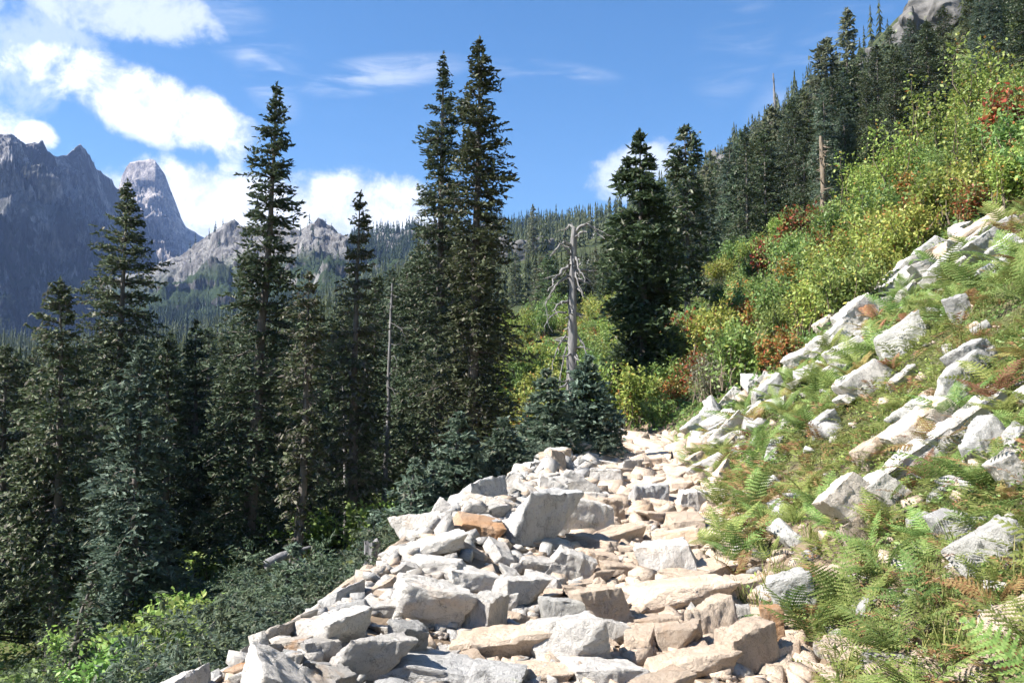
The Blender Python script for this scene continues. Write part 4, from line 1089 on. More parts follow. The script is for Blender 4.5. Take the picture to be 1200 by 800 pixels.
def build_fern_tangle():
    """single small fronds growing between the fern plants: too many and too tangled to count"""
    rng = np.random.default_rng(99); fr = []
    for q in range(6):
        L = 1.0; npin = 12; ar = .6 + .9 * rng.random(); s = np.linspace(0, 1, npin + 3); ang = .9 - ar * s; ds = L / (npin + 2)
        r = np.concatenate([[0], np.cumsum(np.cos(ang[:-1]) * ds)]); z = np.concatenate([[0], np.cumsum(np.sin(ang[:-1]) * ds)]); Q = []
        for i in range(2, npin + 3):
            f = (i - 2) / npin; w = .22 * np.sin(np.pi * min(1, .22 + .8 * f)) ** .8 + .01; T = np.array([np.cos(ang[i - 1]), 0, np.sin(ang[i - 1])]); P = np.array([r[i], 0, z[i]])
            for sg in (-1, 1):
                d = np.array([0, sg * .92, -.12 + rng.normal(0, .12)]) + T * .4; e = P + d * w; Q.append([P - T * ds * .38, P + d * w * .45 - T * ds * .30, e, P + d * w * .4 + T * ds * .34])
        fr.append(np.array(Q).reshape(-1, 3))
    for name, mat, n, lab, th in (('fern_tangle', FERN, 2500, 'tangled small green fern fronds between the rocks', .445), ('brown_fern_tangle', FERN_BROWN, 700, 'withered brown fern fronds between the rocks', .42)):
        V = []; got = 0
        while got < n:
            y = 3.0 + 15 * rng.random() ** 1.25; x = float(xt(y)) + 1.0 + rng.random() * .62 * y
            if not fern_zone(x, y) or float(VN2.fbm(x * .75 + 11, y * .75, 3)) < th: continue
            a = rng.random() * 6.28; c, s = math.cos(a), math.sin(a); sc = (.13 + .22 * rng.random()) * float(np.interp(y, [4, 9, 16], [.85, 1.2, 1.7])); f = fr[int(rng.integers(0, 6))] * sc
            f = f * [1, .8 + .5 * rng.random(), .7 + .7 * rng.random()]
            V.append(np.stack([x + f[:, 0] * c - f[:, 1] * s, y + f[:, 0] * s + f[:, 1] * c, h1(x, y) + f[:, 2] + .02], 1)); got += 1
        V = np.concatenate(V); obj(name, mesh(name, V, np.arange(len(V)).reshape(-1, 4), [mat]), kind='stuff', label=lab)


def build_cover():
    rng = np.random.default_rng(88)
    # low herbs and dead litter over the slope, grass tufts along the trail edge
    def sample(n, xr, yr):
        x = rng.uniform(*xr, n); y = yr[0] + (yr[1] - yr[0]) * rng.random(n) ** 1.5; return x, y
    def pj(x, y, z):
        c, s = math.cos(PITCH), math.sin(PITCH); dy = y * c + z * s
        return 600 + F * x / dy, 400 - F * (z * c - y * s) / dy
    x, y = sample(260000, (0, 22), (2.6, 30)); z = H(x, y); px, py = pj(x, y, z)
    ok = (px > np.interp(py, *TRAIL_R) + 3) & (px < 1290) & (py < 900)
    cl = VN2.fbm(x * .9, y * .9, 4); cl2 = VN3.fbm(x * 1.3 + 7, y * 1.3, 4)
    for name, mat, m, l, n_up, lab, mx in (('low_herbs', L_GREEN, ok & (cl > .47), .05, .6, 'low green herbs between the ferns and rocks', 46000), ('yellow_herbs', L_YELLOW, ok & (cl2 > .56), .045, .6, 'yellowing low herbs patching the slope', 15000), ('dead_litter', LITTER, ok & (cl < .5), .07, 1.2, 'dry brown litter and dead stalks on the slope', 30000)):
        i = np.nonzero(m)[0][:mx]; n = len(i)
        C = np.stack([x[i], y[i], z[i] + (.02 + .10 * rng.random(n) * (l < .06))], 1); d = rng.normal(0, 1, (n, 3)); d[:, 2] *= .5; nr = rng.normal(0, .5, (n, 3)); nr[:, 2] += n_up
        ll = l * (.6 + .9 * rng.random(n)) * np.clip(.35 + y[i] * .055, .5, 1.6)
        V, Fc = diamonds(C, d, nr, ll, ll * (.5 if l < .06 else .14)); obj(name, mesh(name, V, Fc, [mat]), kind='stuff', label=lab)
    # leafy ground cover under the shrub bank, and undergrowth on the floor of the wood
    x2 = rng.uniform(2, 46, 90000); y2 = 9 + 66 * rng.random(90000); z2 = H(x2, y2); px, py = pj(x2, y2, z2); s2 = x2 - xt(y2)
    x3 = rng.uniform(-30, 2, 120000); y3 = 7 + 58 * rng.random(120000); z3 = H(x3, y3); px3, py3 = pj(x3, y3, z3); s3 = x3 - xt(y3)
    for name, mat, xx, yy, zz, m, mx, l, lab in (('bank_herbs', L_GREEN, x2, y2, z2, (py < np.interp(px, *EDGE) + 8) & (px > 690) & (px < 1260) & (s2 > .8), 42000, .14, 'leafy green herbs under the shrub bank'),
                                                ('yellow_bank_herbs', L_YELLOW, x2, y2, z2, (py < np.interp(px, *EDGE) + 8) & (px > 690) & (px < 1260) & (s2 > .8) & (VN3.fbm(x2 * .4, y2 * .4, 3) > .53), 16000, .12, 'yellowing herbs under the shrub bank'),
                                                ('forest_undergrowth', L_GREEN, x3, y3, z3, (s3 < -3.2) & (px3 > -40) & (VN2.fbm(x3 * .3, y3 * .3, 3) > .42), 42000, .17, 'low leafy undergrowth on the forest floor')):
        i = np.nonzero(m)[0][-mx:]; n = len(i)
        C = np.stack([xx[i], yy[i], zz[i] + .05 + .35 * rng.random(n) ** 1.5], 1); d = rng.normal(0, 1, (n, 3)); d[:, 2] *= .5; nr = rng.normal(0, .5, (n, 3)); nr[:, 2] += .7
        ll = l * (.6 + .9 * rng.random(n)); V, Fc = diamonds(C, d, nr, ll, ll * .5); obj(name, mesh(name, V, Fc, [mat]), kind='stuff', label=lab)
    # grass tufts
    tx, ty = sample(5200, (0, 20), (3, 26)); tz = H(tx, ty); px, py = pj(tx, ty, tz); e = px - np.interp(py, *TRAIL_R)
    k = (e > -6) & (px < 1260) & (py < 880) & ((e < 60) | (VN1.fbm(tx * .8, ty * .8, 3) > .56)); tx, ty, tz = tx[k][:1100], ty[k][:1100], tz[k][:1100]
    nb = 18; n = len(tx); a = rng.random((n, nb)) * 6.28; le = .10 + .16 * rng.random((n, nb)); out = .25 + .55 * rng.random((n, nb))
    b = np.stack([tx[:, None] + rng.normal(0, .03, (n, nb)), ty[:, None] + rng.normal(0, .03, (n, nb)), np.repeat(tz[:, None], nb, 1)], -1).reshape(-1, 3)
    dr = np.stack([np.cos(a) * out, np.sin(a) * out, np.ones_like(a)], -1).reshape(-1, 3) * le.reshape(-1, 1)
    s = np.stack([-np.sin(a), np.cos(a), 0 * a], -1).reshape(-1, 3) * .0035
    tip = b + dr; tip[:, 2] -= .25 * le.ravel() * out.ravel(); mid = b + dr * .55
    V = np.stack([b - s, b + s, mid + s, mid - s, mid - s, mid + s, tip + s * .2, tip - s * .2], 1).reshape(-1, 3)
    obj('grass', mesh('grass', V, np.arange(len(V)).reshape(-1, 4), [GRASS]), kind='stuff', label='dry yellow-green grass tufts along the trail edge')


NTHING = 260
KEY = {}
# growth and stones the photograph shows nothing of
DROP = {(k, i) for k, v in {'band':[3,7,8,9,12,19,22,23,25,27,29,33,36,38,40,41,43,47,48,49,50,53,55,58,59,63,67],'clearing':[5,14,15,16,18,19,21,28,39,44],'fern':[0,2,3,5,6,8,12,21,24,32,38,43,47,56,71,72,74,77,80,81,84,88,92,99,125,134,135,137,148,149,153,155,156,157,158,165,170,182,192,194,201,206,208,210,212,216,222,223],'fir':[62,77,96,97,102,109,118,119,120,140,141,142,143,145,148,163,164,166,167,168,169,170,185,188,189,192,193,209,211,212,213,216,220,230,240,249,251,256,278,288,315,337,340,370,371,372,401,402,405,433,491,492,514,544,575,577,582],'rock':[3,4,6,9,15,18,21,23,32,33,35,36,37,39,45,46,47,48,49,51,52,57,61,65,69,75,76,80,82,88,89,91,92,93,94,95,97,99,101,102,108,109,111,112,113,115,117,123,125,129,131,133,134,135,139,142,143,144,150,156,161,162,163,168,170,174,175,176,178,179,180,181,183,185,187,189,191,192,193,195,197,198,200,201,202,203,205,207,208,209,210,211,212,213,214,215,216,222],'shrub':[4,9,15,19,42,47,51,58,61,62,66,69,72,74,76,78,79,84,88,91,98,100,102,110,112,115,118,123,125,130,131,132,134,135,138,139,141,143,145,147,148],'under':[1,17,22,30,35,51]}.items() for i in v}



# ------------------------------------------------------------------ rocks
def rock_mesh(seed, dims, voxel, rough=.018, npts=16, layered=0.0, lumps=0):
    """angular broken granite: hull of a jittered block, chipped and weathered"""
    rng = np.random.default_rng(seed)
    bm = bmesh.new()
    pts = []
    for sx in (-1, 1):
        for sy in (-1, 1):
            for sz in (-1, 1):
                if rng.random() < .07: continue
                pts.append(np.array([sx, sy, sz]) * (.72 + .28 * rng.random(3)))
    for _ in range(npts):
        p = rng.normal(0, 1, 3); p = p / (np.abs(p) ** 5).sum() ** .2; pts.append(p * (.80 + .16 * rng.random()))
    sh = rng.normal(0, .16, 2)
    for p in pts:
        bm.verts.new((.5 * dims[0] * (p[0] + sh[0] * p[2]), .5 * dims[1] * (p[1] + sh[1] * p[2]), .5 * dims[2] * p[2]))
    r = bmesh.ops.convex_hull(bm, input=bm.verts)
    bmesh.ops.delete(bm, geom=list({g for g in r['geom_interior'] + r['geom_unused'] if isinstance(g, bmesh.types.BMVert)}), context='VERTS')
    bmesh.ops.dissolve_limit(bm, angle_limit=math.radians(16), verts=bm.verts, edges=bm.edges)
    bmesh.ops.triangulate(bm, faces=bm.faces)
    for q in range(lumps):           # a cliff: several joint-bounded blocks grown together
        b2 = bmesh.new(); s2 = .22 + .3 * rng.random(3); o2 = rng.uniform(-.5, .5, 3) * [1.1, .6, 1.0]; e2 = Euler(tuple(rng.normal(0, .25, 3))).to_matrix()
        for _ in range(11): b2.verts.new(e2 @ Vector(s2 * np.sign(rng.normal(0, 1, 3)) * (.7 + .3 * rng.random(3)) * .6) + Vector(o2))
        rr = bmesh.ops.convex_hull(b2, input=b2.verts); bmesh.ops.delete(b2, geom=list({g for g in rr['geom_interior'] + rr['geom_unused'] if isinstance(g, bmesh.types.BMVert)}), context='VERTS')
        bmesh.ops.recalc_face_normals(b2, faces=b2.faces); m2 = bpy.data.meshes.new('tmp'); b2.to_mesh(m2); b2.free(); bm.from_mesh(m2); bpy.data.meshes.remove(m2)
    bmesh.ops.recalc_face_normals(bm, faces=bm.faces)
    me = bpy.data.meshes.new('tmp'); bm.to_mesh(me); bm.free()
    if voxel:
        o = bpy.data.objects.new('tmp', me); COL.objects.link(o)
        m = o.modifiers.new('r', 'REMESH'); m.mode = 'VOXEL'; m.voxel_size = voxel
        dg = bpy.context.evaluated_depsgraph_get(); e = o.evaluated_get(dg); me2 = bpy.data.meshes.new_from_object(e)
        bpy.data.objects.remove(o); bpy.data.meshes.remove(me); me = me2
        n = len(me.vertices); co = np.empty(n * 3, np.float32); me.vertices.foreach_get('co', co); co = co.reshape(-1, 3)
        no = np.empty(n * 3, np.float32); me.vertices.foreach_get('normal', no); no = no.reshape(-1, 3)
        off = rng.random(3) * 50; ax = rng.normal(0, 1, 3); ax[2] += 1.2; ax /= np.linalg.norm(ax)
        dsp = np.empty(n)
        for i in range(n):
            p = Vector(co[i] + off)
            a = mnoise.fractal(p * 2.6, 1.0, 2.1, 4) * 1.3 + mnoise.fractal(p * 9.0, 1.0, 2.0, 3) * .6
            c = mnoise.cell(p * 3.1) * .55
            if layered: c += (math.floor(float(co[i] @ ax) * 13 + mnoise.noise(p * 3) * 1.2) % 2) * layered
            dsp[i] = a + c
        co = co + no * (dsp * rough)[:, None]
        me.vertices.foreach_set('co', co.astype(np.float32).ravel())
        me.polygons.foreach_set('use_smooth', np.ones(len(me.polygons), bool))
        me.update()
        me.set_sharp_from_angle(angle=math.radians(38))
    me.name = 'rock'; me.materials.append(R_WHITE)
    return me


SHAPES = {}


def build_shapes():
    spec = {'slab': [(1, .8, .30), (1, .7, .24), (1, .85, .36), (1, .62, .30)], 'block': [(1, .85, .75), (1, .9, .62), (1, .75, .85)],
            'wedge': [(1, .8, .5), (1, .7, .55), (1, .9, .45), (1, .65, .42)], 'upright': [(.8, .6, 1), (.7, .55, 1)], 'plank': [(1, .30, .22), (1, .36, .2)], 'rounded': [(1, .8, .72)]}
    s = 900
    for k, v in spec.items():
        SHAPES[k] = []
        for d in v:
            for rep in range(2 if k in ('slab', 'wedge', 'block') else 1):
                SHAPES[k].append(rock_mesh(s, d, .026, layered=.5 if k == 'rounded' else .3 if s % 3 == 0 else 0, npts=24 if k == 'rounded' else 6 + s % 7, rough=.022)); s += 1
    SHAPES['cliff'] = [rock_mesh(950 + i, (1, .8, .8), .026, rough=.03, npts=4, lumps=8) for i in range(3)]
    pass
    SHAPES['chip'] = [rock_mesh(1100 + i, [(1, .8, .5), (1, .7, .35), (1, .85, .6)][i % 3], 0, npts=4) for i in range(9)]


# px, py (centre), width px, height px, shape, colour, label, yaw deg, tilt (roll about view axis) deg
ROCKS = [
    (281, 786, 66, 26, 'slab', 'rust', 'flat orange slab at the lower left tip of the talus', 10, -8),
    (329, 783, 38, 34, 'block', 'white', 'bright white squarish block right of the flat orange slab', 20, 0),
    (340, 760, 42, 20, 'wedge', 'orange', 'orange wedge with a dark tip above the white squarish block', 0, 8),
    (289, 765, 22, 16, 'wedge', 'tan', 'small reddish rock above the flat orange slab', 0, 0),
    (315, 749, 42, 16, 'slab', 'lichen', 'greenish-grey slab on the outer talus rim', 15, -20),
    (374, 764, 44, 26, 'wedge', 'white', 'white wedge left of the big white block', 30, -15),
    (366, 786, 34, 22, 'block', 'grey', 'dark grey fractured block below the white wedge', 15, 0),
    (424, 772, 92, 54, 'block', 'white', 'big bright white block at the bottom of the talus', 25, -6),
    (474, 754, 46, 52, 'upright', 'grey', 'dark fractured block leaning on the big white block', 40, 15),
    (520, 790, 150, 36, 'slab', 'grey', 'long grey-faced slab along the bottom picture edge', 5, 4),
    (501, 712, 84, 56, 'rounded', 'white', 'rounded layered boulder with dark cracks', 10, 10),
    (408, 726, 44, 26, 'slab', 'grey', 'tilted grey slab on the rim left of the layered boulder', 10, -25),
    (456, 712, 62, 24, 'slab', 'white', 'long pale slab butting the layered boulder from the left', 5, -14),
    (444, 690, 40, 22, 'slab', 'tan', 'brown-edged slab on the rim above the long pale slab', 0, -35),
    (505, 642, 74, 28, 'slab', 'white', 'wide white slab on the upper talus rim', 10, -18),
    (508, 664, 66, 26, 'slab', 'white', 'white slab directly under the wide white slab', -10, -10),
    (466, 668, 40, 20, 'slab', 'white', 'small white slab on the rim left of the wide one', 0, -30),
    (557, 617, 62, 26, 'slab', 'rust', 'bright orange slab perched on the upper rim', 10, 5),
    (596, 600, 40, 16, 'slab', 'orange', 'pale orange slab on the rim beside the split boulder', 0, -20),
    (624, 606, 84, 78, 'block', 'grey', 'grey left half of the big split boulder', 35, -12),
    (680, 608, 70, 52, 'block', 'white', 'flat-topped right half of the big split boulder', 12, 0),
    (648, 573, 36, 26, 'wedge', 'white', 'pointed white block on top of the split boulder', 0, 10),
    (718, 598, 30, 34, 'upright', 'tan', 'tan upright block right of the split boulder', 20, 0),
    (555, 678, 72, 32, 'slab', 'white', 'clean white slab in the middle of the talus', 10, 6),
    (611, 697, 62, 40, 'wedge', 'white', 'broad white block right of the clean white slab', 20, -10),
    (568, 722, 56, 56, 'wedge', 'white', 'smooth white block in front of the layered boulder', 60, -20),
    (587, 752, 128, 50, 'slab', 'tan', 'broad flat tan slab in the foreground', 5, -14),
    (662, 722, 56, 38, 'wedge', 'lichen', 'grey lichen-spotted rock above the grey-faced block', 0, 0),
    (668, 757, 80, 60, 'block', 'white', 'white block with a rough grey front face', 30, -10),
    (707, 714, 66, 52, 'block', 'tan', 'large tan block in the middle of the trail', 20, -8),
    (629, 790, 84, 28, 'slab', 'tan', 'tan slab under the grey-faced block at the bottom edge', 0, 0),
    (712, 790, 92, 36, 'slab', 'white', 'pinkish white slab at the bottom edge of the trail', 10, 5),
    (722, 744, 44, 30, 'wedge', 'white', 'triangular pale rock right of the grey-faced block', 0, 20),
    (668, 664, 58, 40, 'wedge', 'white', 'pale wedge with a long sharp edge below the split boulder', 0, 20),
    (636, 662, 60, 34, 'slab', 'white', 'cream slab below the split boulder', 10, 0),
    (707, 660, 40, 22, 'wedge', 'tan', 'tan wedge on the trail right of the pale wedge', 0, 15),
    (730, 666, 54, 22, 'slab', 'tan', 'layered tan slab beside the tan wedge', 0, 10),
    (700, 678, 32, 22, 'block', 'tan', 'small tan block under the tan wedge', 30, 0),
    (645, 636, 46, 20, 'slab', 'white', 'thin white slab at the foot of the split boulder', 10, 8),
    (758, 581, 46, 30, 'wedge', 'grey', 'pointed grey-white boulder on the upper trail', 20, 0),
    (776, 590, 44, 24, 'slab', 'tan', 'tan slab leaning against the pointed grey-white boulder', 0, 10),
    (811, 588, 38, 32, 'wedge', 'white', 'white rock on the trail edge below the ferns', 0, 0),
    (710, 560, 40, 24, 'wedge', 'white', 'white wedge on the upper rim under the trailside firs', 0, -10),
    (735, 548, 30, 24, 'block', 'white', 'white cube-like rock at the head of the talus', 20, 0),
    (700, 580, 36, 18, 'slab', 'white', 'white slab between the split boulder and the talus head', 0, -10),
    (784, 655, 66, 42, 'wedge', 'white', 'tilted white boulder with an orange patch beside the grass', 0, -20),
    (790, 697, 132, 44, 'slab', 'tan', 'long smooth tan bedrock slab across the trail', 5, -10),
    (832, 730, 60, 48, 'wedge', 'tan', 'pale tan ridge-backed rock right of the trail slabs', 20, -25),
    (799, 751, 50, 36, 'wedge', 'tan', 'tan rock tucked below the ridge-backed rock', 0, -20),
    (877, 762, 76, 62, 'wedge', 'tan', 'smooth tilted tan slab at the lower right of the trail', 20, -28),
    (868, 724, 28, 30, 'block', 'white', 'small white block at the grass edge above the tilted slab', 0, 0),
    (908, 733, 26, 46, 'upright', 'rust', 'narrow upright orange rock against the slope', 0, 0),
    (922, 769, 44, 30, 'wedge', 'tan', 'tan wedge right of the smooth tilted slab', 0, -25),
    (936, 702, 50, 62, 'upright', 'lichen', 'pale upright boulder with dark lichen spots by the trail', 0, -8),
    (814, 778, 96, 40, 'slab', 'tan', 'wide tan slab near the bottom edge of the trail', 0, -14),
    (770, 728, 50, 24, 'slab', 'tan', 'tan stepping slab between the trail blocks', 0, -8),
    (1155, 788, 84, 36, 'slab', 'tan', 'weathered slab at the bottom right corner', 0, -12),
    (1146, 269, 70, 30, 'slab', 'tan', 'brown-topped slab at the crest of the rocky slope', 0, -14),
    (1118, 298, 56, 26, 'slab', 'grey', 'flat grey slab under the brown-topped one', 0, -8),
    (1165, 285, 38, 32, 'block', 'grey', 'grey block below the right end of the brown-topped slab', 0, 0),
    (1191, 290, 32, 36, 'upright', 'lichen', 'lichen-stained block at the right edge of the crest', 0, -10),
    (1174, 314, 38, 24, 'wedge', 'grey', 'grey wedge below the crest blocks', 0, -10),
    (1096, 288, 28, 20, 'wedge', 'grey', 'small grey wedge left of the flat grey slab', 0, -20),
    (1064, 313, 64, 24, 'plank', 'white', 'long pale ledge running up to the crest', 0, 0),
    (1035, 345, 46, 22, 'plank', 'white', 'second pale ledge lower down the same line', 0, 0),
    (1008, 369, 48, 36, 'wedge', 'white', 'bright broken rock on the fern line', 0, -20),
    (990, 392, 32, 30, 'wedge', 'white', 'white rock below the bright broken one', 0, -20),
    (974, 379, 26, 18, 'rounded', 'orange', 'small rusty orange rock at the edge of the green bank', 0, 0),
    (1000, 412, 36, 32, 'block', 'white', 'white block with a tan base among the upper ferns', 0, 0),
    (1129, 361, 22, 36, 'upright', 'grey', 'grey stone standing upright among the ferns', 0, 12),
    (1022, 444, 48, 36, 'wedge', 'white', 'pale boulder with a dark right side among ferns', 0, -10),
    (1003, 468, 34, 14, 'slab', 'white', 'thin white slab below the pale boulder', 0, 0),
    (1150, 418, 44, 44, 'upright', 'grey', 'smooth grey block standing above the black-sided boulder', 20, 8),
    (1122, 457, 70, 50, 'block', 'lichen', 'big boulder with a black shaded side', 10, 0),
    (1122, 510, 150, 40, 'plank', 'white', 'longest diagonal slab lying down the rocky slope', 4, 0),
    (1098, 497, 74, 40, 'wedge', 'orange', 'orange-patched rock wedged against the longest slab', 0, -15),
    (1044, 574, 34, 42, 'upright', 'white', 'white rock at the lower end of the longest slab', 0, -20),
    (1011, 584, 54, 62, 'block', 'orange', 'pale block with an orange patch on the lower slope', 10, -20),
    (1005, 626, 28, 32, 'block', 'tan', 'tan block under the orange-patched pale block', 0, 0),
    (1158, 520, 48, 40, 'wedge', 'grey', 'short tilted slab right of the longest slab', 0, -15),
    (1192, 552, 30, 46, 'upright', 'white', 'white rock cut by the right edge beside the slabs', 0, 0),
    (970, 496, 32, 24, 'wedge', 'grey', 'small dark-faced grey rock among the middle ferns', 0, -10),
    (1176, 648, 66, 52, 'block', 'lichen', 'large grey-white boulder at the right edge over the ferns', 0, -8),
    (1075, 492, 42, 28, 'slab', 'lichen', 'mossy flat rock left of the orange-patched rock', 0, -8),
    (1030, 530, 36, 30, 'rounded', 'tan', 'pinkish rounded rock above the orange-patched pale block', 0, 0),
    (855, 509, 48, 24, 'slab', 'white', 'white slab high on the right of the upper trail', 0, -25),
    (835, 546, 46, 26, 'wedge', 'white', 'white wedge beside the upper trail grass', 0, -15),
    (822, 562, 34, 22, 'wedge', 'tan', 'tan rock below the white wedge of the upper trail', 0, 0),
    (800, 572, 26, 16, 'wedge', 'tan', 'small tan rock on the upper trail', 0, 0),
    (885, 488, 30, 16, 'slab', 'white', 'thin pale slab in the grass above the upper trail', 0, -25),
    (1060, 442, 34, 18, 'slab', 'white', 'half-buried white rock right of the dark-sided boulder', 0, -10),
    (1085, 466, 36, 22, 'slab', 'tan', 'tan flat rock left of the big black-sided boulder', 0, -10),
    (960, 405, 24, 18, 'wedge', 'white', 'pale stone at the foot of the green bank', 0, 0),
    (1040, 392, 20, 14, 'wedge', 'white', 'small white stone peeking out of the upper ferns', 0, 0),
    (985, 672, 30, 22, 'wedge', 'tan', 'tan rock in the ferns above the lichen-spotted boulder', 0, 0),
    (975, 755, 36, 26, 'wedge', 'white', 'white broken rock right of the lichen-spotted boulder', 0, -10),
    (1090, 745, 28, 18, 'wedge', 'tan', 'small tan rock in the litter at lower right', 0, 0),
    (1080, 612, 26, 18, 'wedge', 'grey', 'small grey stone under the short tilted slab', 0, 0),
]
ROCK_PX = [r[:4] for r in ROCKS]


def put_rock(me, col, loc, scale, yaw, tilt, follow, label, group=None, roll=0.0):
    nrm = normal_at(loc[0], loc[1], .4); up = (nrm * follow + Vector((0, 0, 1)) * (1 - follow)).normalized()
    q = Euler((roll, math.radians(tilt), 0)).to_quaternion() @ Vector((0, 0, 1)).rotation_difference(up) @ Euler((0, 0, math.radians(yaw))).to_quaternion()
    o = obj('rock', me, loc=loc, scale=scale, label=label, cat='rock', group=group)
    o.rotation_mode = 'QUATERNION'; o.rotation_quaternion = q
    o.material_slots[0].link = 'OBJECT'; o.material_slots[0].material = ROCKM[col]
    return o


PLACED = []


def build_hero_rocks():
    rng = np.random.default_rng(41)
    for i, (px, py, w, h_, sh, col, lab, yaw, tilt) in enumerate(ROCKS):
        if i in (3, 4): continue                 # wholly behind their neighbours
        p = hit(px, py + h_ * .42); d = p.y
        lift = .45 if i in (3, 4, 11, 71, 83, 85, 89) else 0
        big = 1.28 if (px > 940 and py < 700) else 1.06
        W = w * d / F * big; Hh = h_ * d / F * big
        me = SHAPES[sh][i % len(SHAPES[sh])]
        dm = [max(v.co[k] for v in me.vertices) - min(v.co[k] for v in me.vertices) for k in range(3)]
        flat = sh in ('slab', 'plank')
        el = .35 if flat else .6
        sx = W / dm[0] * 1.04; sy = (W * (.75 if flat else .72) if sh != 'plank' else W * .34) / dm[1]
        sz = max(Hh * (.72 if flat else 1.02), .10 * W) / dm[2]
        if sh == 'plank': sz = Hh * .95 / dm[2]; sx *= 1.15
        c = Vector(p); c.y += .22 * W; c.z = h1(c.x, c.y) + Hh * ((.20 if flat else .30) + lift - (.10 if px > 940 else 0))
        put_rock(me, col, tuple(c), (sx, sy, sz), yaw + rng.normal(0, 6), tilt * .6, .85, lab, roll=-.12 * rng.random())
        PLACED.append((c.x, c.y, .42 * W))
        short = 'the ' + ' '.join(lab.split()[:4 if len(lab.split()) > 4 else 3])
        words_ = lab.split(); cut = [k for k, w_ in enumerate(words_) if w_ in ('at', 'on', 'with', 'right', 'above', 'along', 'left', 'in', 'below', 'leaning', 'butting', 'directly', 'perched', 'of', 'under', 'beside', 'between', 'against', 'across', 'by', 'near', 'running', 'lower', 'among', 'standing', 'lying', 'wedged', 'cut', 'over', 'high', 'tucked', 'peeking')]
        short = 'the ' + ' '.join(words_[:cut[0]] if cut and cut[0] >= 2 else words_[:4])
        if w >= 36 and not any(m[0] == short for m in MARKS): mark(short, px, py)


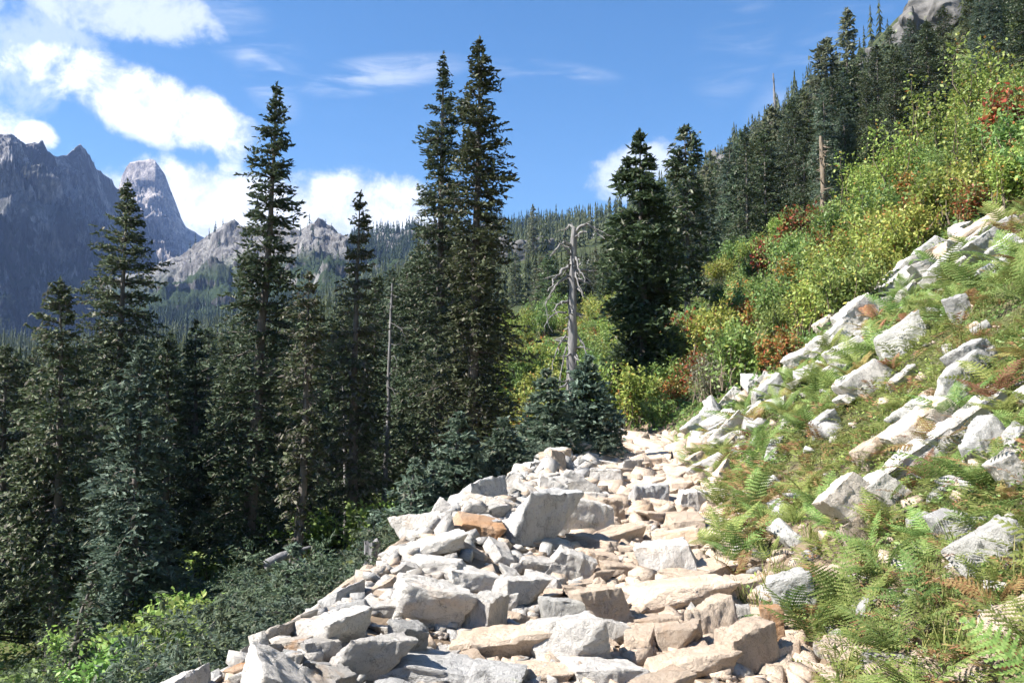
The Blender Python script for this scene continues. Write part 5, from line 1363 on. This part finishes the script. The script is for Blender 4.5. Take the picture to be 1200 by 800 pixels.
def build_filler_rocks():
    rng = np.random.default_rng(43)
    # talus and trail rubble
    def test(x, y):
        s = x - float(xt(y)); z = h1(x, y); px, py = proj((x, y, z))
        if not (180 < px < 1235 and py < 860): return False
        if s > -3.4 and px < np.interp(py, *TRAIL_R) + 4 and 3 < y < 27: return True
        return px >= np.interp(py, *TRAIL_R) and py > np.interp(px, *EDGE) and rng.random() < .07
    cand = []
    tries = 0
    gridc = {}
    for (x, y, r) in PLACED: gridc.setdefault((int(x), int(y)), []).append((x, y, r * .75))
    out = []
    for size, n in ((.46, 350), (.32, 800), (.22, 2000), (.13, 6000)):
        for _ in range(n):
            y = 3.4 + 22 * rng.random() ** 1.5; x = float(xt(y)) + rng.uniform(-3.8, 2.2) if rng.random() < .78 else rng.uniform(.14 * y + 1, .62 * y)
            r = size * (.6 + .8 * rng.random()) * .5 * (.75 + .03 * y)
            if not test(x, y): continue
            s = x - float(xt(y))
            ok = True
            for i in range(-1, 2):
                for j in range(-1, 2):
                    for (qx, qy, qr) in gridc.get((int(x) + i, int(y) + j), ()):
                        if (qx - x) ** 2 + (qy - y) ** 2 < ((qr + r) * .80) ** 2: ok = False; break
            if ok: gridc.setdefault((int(x), int(y)), []).append((x, y, r)); out.append((x, y, r, s))
    out.sort(key=lambda q: -q[2] / q[1])
    # pale broken talus band that climbs the slope below the shrubs
    k = 0
    for q in range(1500):
        px = rng.uniform(835, 1215); py = float(np.interp(px, *EDGE)) + 3 + 52 * rng.random() ** 1.4; w = 13 + 26 * rng.random() ** 1.8; p = hit(px, py); r0 = .5 * w * p.y / F
        if any((p.x - a) ** 2 + (p.y - b) ** 2 < ((c + r0) * .8) ** 2 for a, b, c in PLACED): continue
        PLACED.append((p.x, p.y, r0)); col = ('white', 'white', 'white', 'grey', 'lichen', 'tan')[int(rng.integers(0, 6))]; sh = ('slab', 'wedge', 'wedge', 'block')[int(rng.integers(0, 4))]; rv = rng.random(4)
        nm = {'white': 'pale', 'tan': 'tan', 'grey': 'grey', 'lichen': 'lichen-flecked'}[col]; sc = 2.3 * r0; k += 1; ti, ro, mi_ = rng.normal(0, 14), rng.normal(0, .15), int(rng.integers(0, len(SHAPES[sh])))
        if ('band', k) in DROP: continue
        KEY[('band', k)] = put_rock(SHAPES[sh][mi_], col, (p.x, p.y, p.z + r0 * .5), (sc, sc * (.6 + .5 * rv[0]), sc * (.75 + .6 * rv[1])), rv[2] * 360, ti, .8, which(f"{'small' if w < 20 else 'mid-sized'} {nm} {sh} in the talus band", px, py, ''), 'rocks of the upper talus band', ro)
        if k >= 70: break
    names = {'white': 'pale', 'tan': 'tan', 'grey': 'grey', 'orange': 'orange', 'lichen': 'lichen-flecked'}
    rest = []
    for n, (x, y, r, s) in enumerate(out):
        slope = s > 1.4
        u = rng.random()
        if slope: col = 'white' if u < .4 else 'grey' if u < .6 else 'lichen' if u < .8 else 'tan'
        elif s > -.55: col = 'tan' if u < .72 else 'white' if u < .9 else 'orange'
        else: col = 'white' if u < .62 else 'tan' if u < .74 else 'grey' if u < .9 else 'orange'
        worn = -.7 < s < 1.0
        if worn and u > .25: col = 'tan'
        if n < 230:
            sh = 'slab' if worn and u < .85 else ('slab', 'wedge', 'block', 'wedge', 'slab', 'slab', 'wedge', 'slab', 'wedge')[int(rng.integers(0, 9))]; me = SHAPES[sh][int(rng.integers(0, len(SHAPES[sh])))]
            z = h1(x, y); sc = 2 * r * (1.05 + .2 * rng.random()); px, py = proj((x, y, z + r * .5))
            rv = rng.random(8); rn = rng.normal(0, 1, 2)
            if ('rock', n) in DROP: continue
            pxw = 2 * r / y * F
            sz = 'small' if pxw < 24 else 'mid-sized' if pxw < 36 else 'large'
            lab = which(f'{sz} {names[col]} {sh} ' + ('in the slope' if slope else 'in the rubble'), px, py, '')
            KEY[('rock', n)] = put_rock(me, col, (x, y, z + r * (.30 if sh != 'slab' else .2)), (sc * (.95 + .3 * rv[0]), sc * (.6 + .55 * rv[1]), sc * (.7 + .6 * rv[2]) * (.8 if worn else 1)), rv[3] * 360, rn[0] * (4 if worn else 15), .95 if worn else .8, lab, 'loose rocks of the talus', rn[1] * (.05 if worn else .15))
        else: rest.append((x, y, r, col))
    # the small rubble between them
    chips = []
    for me in SHAPES['chip']:
        bm = bmesh.new(); bm.from_mesh(me); bmesh.ops.triangulate(bm, faces=bm.faces); bm.verts.ensure_lookup_table()
        chips.append((np.array([v.co[:] for v in bm.verts]), np.array([[v.index for v in f.verts] for f in bm.faces]))); bm.free()
    bins = {'white': [], 'tan': [], 'grey': []}
    for x, y, r, c in rest: bins[{'orange': 'tan', 'lichen': 'grey'}.get(c, c)].append((x, y, r * 1.15))
    n = 9500; y = 3.2 + 24 * rng.random(n) ** 1.6; x = xt(y) + rng.uniform(-4.2, 1.25, n); s = x - xt(y); rr = (.018 + .055 * rng.random(n) ** 2.2) * (.8 + .05 * y)
    for a, b, c, d in zip(x, y, rr, s):
        px, py = proj((a, b, -1.4))
        bins['tan' if (d > -.4 and rng.random() < .8) or rng.random() < .2 else 'grey' if rng.random() < .2 else 'white'].append((a, b, c))
    ys = 3.2 + 16 * rng.random(500) ** 1.4; xs = rng.uniform(.15, .66, 500) * ys + .8
    for a, b in zip(xs, ys):
        if fern_zone(a, b): bins['white' if rng.random() < .5 else 'tan'].append((a, b, .02 + .07 * rng.random() ** 2))
    for k, lst in bins.items():
        Vs, Fs, o = [], [], 0; arr = np.array(lst); zz = H(arr[:, 0], arr[:, 1])
        for (a, b, r), z in zip(lst, zz):
            v, f = chips[int(rng.integers(0, len(chips)))]
            e = Euler((rng.normal(0, .35), rng.normal(0, .35) - .1, rng.random() * 6.28)).to_matrix()
            Vs.append((v * 2 * r) @ np.array(e).T + [a, b, z + r * .25]); Fs.append(f + o); o += len(v)
        obj('rubble', mesh('rubble', np.concatenate(Vs), np.concatenate(Fs), [ROCKM[k]]), kind='stuff', label=f'small {names[k]} broken stones filling the talus and trail')


R_CLIFF = rock_mat('cliff_rock', (.145, .138, .132), (.06, .058, .056), (.20, .17, .14), .0, .6)


def build_outcrops():
    rng = np.random.default_rng(6)
    for px, py, w, h_, lab, short in OUTCROPS:
        p = hit(px, py + h_ * .3, 60); d = p.y; me = SHAPES['cliff'][int(px) % 3]
        W, Hh = w * d / F, h_ * d / F
        o = obj('rock_outcrop', me, loc=(p.x, p.y + W * .22, p.z + Hh * .22), rot=(.1, -.3, px * .01), scale=(W * 1.1, W * .9, Hh * 1.25), label=lab, cat='outcrop')
        o.material_slots[0].link = 'OBJECT'; o.material_slots[0].material = R_CLIFF
        mark(short, px, py)


# ------------------------------------------------------------------ assemble
build_shapes()
build_dead()
build_heroes()
build_hero_rocks()
build_outcrops()
build_lods()
build_forest()
build_shrubs()
build_ferns()
build_fern_tangle()
build_cover()
build_filler_rocks()
